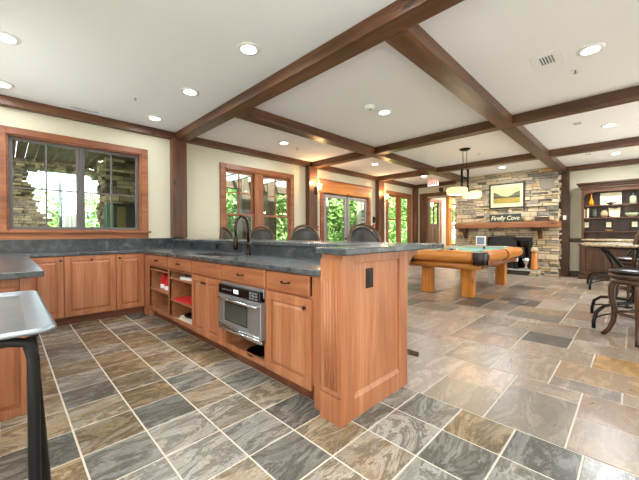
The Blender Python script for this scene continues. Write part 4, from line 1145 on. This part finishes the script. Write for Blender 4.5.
# ------------------------------------------------------------------ pub tables
def pub_table(loc, R_, rot, lab):
    r = empty('pub_table', loc, rot, label=lab, cat='pub table', group='round pub tables with iron bases')
    MB().lathe([(R_-.02, .975), (R_, .985), (R_, 1.005), (R_-.015, 1.012)], (0, 0, 0), 48).build('table_top', M['granite'], r)
    MB().lathe([(R_-.05, .955), (R_-.035, .96), (R_-.035, .975)], (0, 0, 0), 40).build('top_rim', M['iron'], r)
    for k in range(4):
        a = k*PI/2; c_, s_ = math.cos(a), math.sin(a)
        prof = [(R_-.05, .955), (R_-.12, .91), (R_*.62, .82), (R_*.4, .68), (.13, .5), (.10, .38), (.14, .29), (.34, .285), (.52, .26), (.62, .19), (.65, .08), (.65, 0)]
        MB().tube([(q*c_, q*s_, zz) for q, zz in prof], .02, 8).build('iron_leg', M['iron'], r)
        MB().tube([(q*c_, q*s_, zz) for q, zz in ((.65, .12), (.52, .155), (.3, .18), (.12, .2))], .010, 6).build('foot_brace', M['iron'], r)
    MB().lathe([(.11, .40), (.12, .41), (.12, .44), (.11, .45)], (0, 0, 0), 20).build('ring', M['iron'], r)
    return r
p1 = pub_table((5.50, -.08, 0), .59, math.radians(140), 'round tan granite pub table with scrolled black iron base at the right edge')
dup(p1, (8.85, .22, 0), .9, 'round pub table farther back in front of the bookcase', 'round pub tables with iron bases')

# ------------------------------------------------------------------ outdoors
def outdoor():
    struct('porch_floor', MB().box(-6, 16, YW+.2, 9.0, -.2, -.04), M['porchfloor'])
    pcm = MB()
    x = -6
    while x < 2.6:
        pcm.box(x, x+.13, YW+.2, 9.0, 2.66, 2.7); x += .14
    struct('ceiling_porch', pcm, M['post_y'])
    # stone arch wall at the porch edge
    def arch_z(u):  # top of the opening
        return 2.50 - .12*((u-.95)/.8)**2 if u < 1.45 else 2.47-.6*(u-1.45)
    sw = MB(); core = MB()
    # build wall from vertical strips around the opening
    rg = random.Random(4)
    def opening(u, z):
        if z > 2.48 or u > 1.72: return False
        l = .26+.42*max(0, (2.4-z)/1.1)**1.2
        if z > 2.36: l += (z-2.36)*1.5
        rtop = 1.45 + (2.48-z)*.9
        return l < u < min(rtop, 1.78)
    z = -.04
    while z < 2.6:
        h = min(rg.uniform(.03, .07), 2.655-z); u = -3.0
        while u < 2.6:
            w_ = rg.uniform(.08, .22)
            if not opening(u+w_/2, z+h/2):
                d = rg.uniform(.0, .05)
                sw.box(u+.004, u+w_-.004, 8.55-d, 8.95, z+.004, z+h-.004, max(0, min(1, rg.gauss(.5, .25))))
            u += w_
        z += h
    sw.v = [(p[0]-0, p[1]-8.7, p[2]) for p in sw.v]
    o = sw.build('stone_arch', M['porchstone'], None, 0, (0, 8.7, 0)); props(o, 'rough stone arch at the edge of the porch seen through the kitchen window', 'stone arch')
    pil = MB(); stone_face(pil, 1.38, 2.05, 0, 2.65, .03, [], 21, mapf=lambda p: (p[0], 7.3-p[1], p[2])); 
    stone_face(pil, 7.3, 7.9, 0, 2.65, .03, [], 22, mapf=lambda p: (1.40-p[1], p[0], p[2]))
    pil.box(1.40, 2.05, 7.31, 7.9, 0, 2.65, .1)
    single('stone_pillar', pil, M['porchstone'], 'dark stacked stone pillar on the porch at the right of the kitchen window', 'stone pillar')
    r = empty('outdoor_cabinet', (1.60, 7.0, 0), 0, label='dark outdoor cabinet with green door in front of the porch pillar', cat='cabinet')
    MB().box(-.26, .34, -.2, .2, 0, 1.72).build('body', M['blackmat'], r, .01)
    MB().box(-.29, -.18, -.22, -.2, .05, 1.70).build('green_door', plain('green_door_paint', '#2f6a3c', .5), r, .004)
    MB().box(-.12, .02, -.21, -.2, 1.2, 1.66).build('panel', plain('olive_panel', '#5b5320', .6), r, .004)
    # umbrella, closed
    r = empty('patio_umbrella', (1.22, 10.3, -.6), 0, label='closed pale patio umbrella outside the kitchen window', cat='umbrella')
    MB().tube([(-.22, 0, 0), (-.22, 0, 3.05)], .035, 10).build('pole', M['green'], r)
    cn = MB(); nn = 24; prof = [(.22, .7), (.26, 1.0), (.22, 1.6), (.17, 2.4), (.12, 2.9), (.03, 3.05)]
    b = []
    for q, z in prof:
        for k in range(nn):
            a = 2*PI*k/nn; m_ = 1 if k % 2 else .72
            b.append((q*m_*math.cos(a), q*m_*math.sin(a), z))
    f_ = [(i*nn+k, i*nn+(k+1) % nn, (i+1)*nn+(k+1) % nn, (i+1)*nn+k) for i in range(len(prof)-1) for k in range(nn)]
    cn.add(b, f_ + [tuple(range(nn))[::-1]], 0, False); cn.build('folded_canopy', M['canvas'], r)
    MB().lathe([(.3, 0), (.3, .08), (.05, .12)], (-.1, 0, 0), 16).build('base', M['iron'], r)
    # porch posts and pergola, seen through the other windows
    for x, l in ((5.15, 'left'), (6.1, 'right')):
        o = MB().box(-.16, .16, -.16, .16, 0, 2.9).build('porch_post', M['post_z'], None, .01, (x, 8.4, -.04)); props(o, 'brown timber porch post outside the double window, %s of two' % l, 'post', 'porch posts')
    pg = empty('pergola', (6, 8.4, 2.4), 0, label='timber pergola beam and pale rafters outside the double window', cat='pergola')
    MB().box(-2.4, 3, -.1, .1, .08, .30).build('beam', M['post_x'], pg, .01)
    for k in range(11):
        MB().box(-2.3+k*.5, -2.22+k*.5, -2.3, .6, .30, .46).build('rafter', plain('pale_rafter_%d' % k, '#b9bcae', .7) if k == 0 else bpy.data.materials['pale_rafter_0'], pg)
    for x0, x1, l in ((7.9, 8.75, 'left side of the glazed doors'), (10.85, 11.8, 'right side of the glazed doors')):
        p = MB(); stone_face(p, x0, x1, 0, 2.9, .03, [], int(x0*10), mapf=lambda q: (q[0], 8.3-q[1], q[2])); p.box(x0+.01, x1-.01, 8.31, 8.55, 0, 2.9, .6)
        single('stone_pier', p, M['porchstone2'], 'stacked stone pier on the terrace seen through the %s' % l, 'stone pier')
    struct('ground_lawn', MB().box(-60, 90, 9.0, 70, -.8, -.6).box(-60, -6, YW, 9.0, -.8, -.6).box(16, 90, -20, 9, -.8, -.6), M['lawn'])
    struct('ground_front', MB().box(XL-.2, 60, -40, YR-.2, -.3, -.15).box(-40, XL-.2, -40, YW+.2, -.3, -.15), plain('pale_paving', '#c9c4b8', .9))  # unseen ground, pale paving added to bounce daylight in through the windows
    hl = MB(); vs = []; n = 40
    for j in range(2):
        for i in range(n+1):
            x = -60+i*5.5; hh = 7.5+2.5*math.sin(i*.5)+1.5*math.sin(i*1.3+1)
            vs += [(x, 68+j*14, -.8), (x, 70+j*14, hh if j == 0 else -.8)]
    hl.add(vs, [(2*i, 2*i+2, 2*i+3, 2*i+1) for i in range(n)] + [(2*i+1, 2*i+3, 2*(n+1)+2*i+3, 2*(n+1)+2*i+1) for i in range(n)], 0, True)
    struct('distant_hill', hl, M['hill'])
M['porchstone2'] = stone_mat('terrace_stone', [(0, '#5a5848'), (.3, '#807e68'), (.6, '#a09d84'), (.85, '#b9b498'), (1, '#8a7c60')])
outdoor()

def leaf_mesh(rx, ry, rz, n, size, seed):
    rg = random.Random(seed); vs = []; fs = []
    lumps = [(rg.uniform(-.6, .6)*rx, rg.uniform(-.6, .6)*ry, rg.uniform(-.6, .7)*rz, rg.uniform(.35, .6)) for _ in range(9)]
    for _ in range(n):
        lx, ly, lz, q = rg.choice(lumps)
        d = Vector((rg.gauss(0, 1), rg.gauss(0, 1), rg.gauss(0, 1))).normalized()
        k = rg.uniform(.7, 1.05)
        c_ = Vector((lx+d.x*rx*q*k, ly+d.y*ry*q*k, lz+d.z*rz*q*k))
        t = Vector((rg.gauss(0, 1), rg.gauss(0, 1), rg.gauss(0, .6))).normalized(); bt_ = t.cross(Vector((rg.gauss(0, 1), rg.gauss(0, 1), rg.gauss(0, 1))).normalized())
        if bt_.length < .1: continue
        bt_.normalize(); s = size*rg.uniform(.6, 1.3); b = len(vs)
        vs += [c_-t*s, c_+bt_*s*.5, c_+t*s, c_-bt_*s*.5]; fs.append((b, b+1, b+2, b+3))
    return vs, fs
crowns = []
for i in range(3):
    vs, fs = leaf_mesh(1.6, 1.4, 1.5, 6500, .075, 30+i)
    me = bpy.data.meshes.new('crown'); me.from_pydata([tuple(v) for v in vs], [], fs); me.update(); me.materials.append(M['leaf'] if i != 1 else M['leafd']); crowns.append(me)
tk = MB().tube([(0, 0, 0), (.05, 0, 1.2), (0, .05, 2.6)], [.14, .10, .05], 8)
tmesh = tk.build('trunk', M['bark']); tme = tmesh.data; bpy.data.objects.remove(tmesh)
def tree(x, y, s, k, lab, z0=-.6, kind='tree', squash=1.0):
    r = empty('leafy_tree' if kind == 'tree' else 'leafy_bush', (x, y, z0), 0, label=lab, cat=kind, group='greenery beyond the porch')
    o = bpy.data.objects.new('crown', crowns[k % 3]); C.objects.link(o); o.parent = r; o.location = (0, 0, s*(1.9 if kind == 'tree' else 1.1)*squash); o.scale = (s, s, s*squash); o.rotation_euler = (0, 0, k*1.3)
    t = bpy.data.objects.new('trunk', tme); C.objects.link(t); t.parent = r; t.scale = (s, s, s*.6)
# seen through the kitchen window: low greenery
for i, (x, y, s) in enumerate([(-.6, 13.6, 1.1), (1.2, 14.2, 1.15), (2.7, 13.6, 1.1), (4.6, 14.6, 1.1)]):
    tree(x, y, s, i, 'bright green bush behind the umbrella outside the kitchen window', kind='bush')
for i, (x, y, s) in enumerate([(5.6, 11.5, 1.3), (7.6, 12.2, 1.7), (9.2, 11.4, 1.5), (11.6, 12.4, 1.8), (13.6, 11.6, 1.6), (15.8, 12.6, 1.9), (18.5, 12.2, 1.8), (21.5, 13.2, 2.1), (25, 14, 2.4), (29, 15, 2.4)]):
    tree(x, y, s, i+1, 'bright green tree outside the double window and the doors' if x < 17 else 'green tree farther along the terrace')

# ------------------------------------------------------------------ light, camera
wd = bpy.data.worlds.new('World'); SC.world = wd; wd.use_nodes = True
nt = wd.node_tree; bg = nt.nodes['Background']
sky = nt.nodes.new('ShaderNodeTexSky'); sky.sky_type = 'NISHITA'; sky.sun_disc = False
sky.sun_elevation = math.radians(40); sky.sun_rotation = math.radians(200); sky.air_density = 1.2; sky.dust_density = 3.5; sky.ozone_density = 1
mixn = nt.nodes.new('ShaderNodeMix'); mixn.data_type = 'RGBA'; mixn.inputs[0].default_value = .55
nt.links.new(sky.outputs[0], mixn.inputs[6]); mixn.inputs[7].default_value = (4.5, 4.7, 5.0, 1)
nt.links.new(mixn.outputs[2], bg.inputs[0]); bg.inputs[1].default_value = .7
su = bpy.data.lights.new('sun', 'SUN'); su.energy = 16; su.angle = math.radians(2); su.color = (.84, .92, 1)
so = bpy.data.objects.new('sun', su); C.objects.link(so); so.rotation_euler = (math.radians(50), 0, math.radians(-12))

ca = bpy.data.cameras.new('camera'); co = bpy.data.objects.new('camera', ca); C.objects.link(co); SC.camera = co
ca.sensor_width = 36; ca.lens = 36*314.5/639; ca.shift_y = -3.2/639; ca.clip_start = .02; ca.clip_end = 500
P_, R_ = math.radians(.6), math.radians(.17); s_ = math.sqrt(.5)
F = Vector((s_*math.cos(P_), s_*math.cos(P_), -math.sin(P_))); R0 = Vector((s_, -s_, 0)); U0 = R0.cross(F)
Rt = R0*math.cos(R_) - U0*math.sin(R_); U = U0*math.cos(R_) + R0*math.sin(R_)
mt_ = Matrix((Rt, U, -F)).transposed().to_4x4(); mt_.translation = (0, 0, 1.147)
co.matrix_world = mt_
vs_ = SC.view_settings; SC.display_settings.display_device = 'sRGB'
vs_.view_transform = 'Standard'; vs_.look = 'None'; vs_.gamma = 1; vs_.exposure = .82
vs_.use_curve_mapping = False
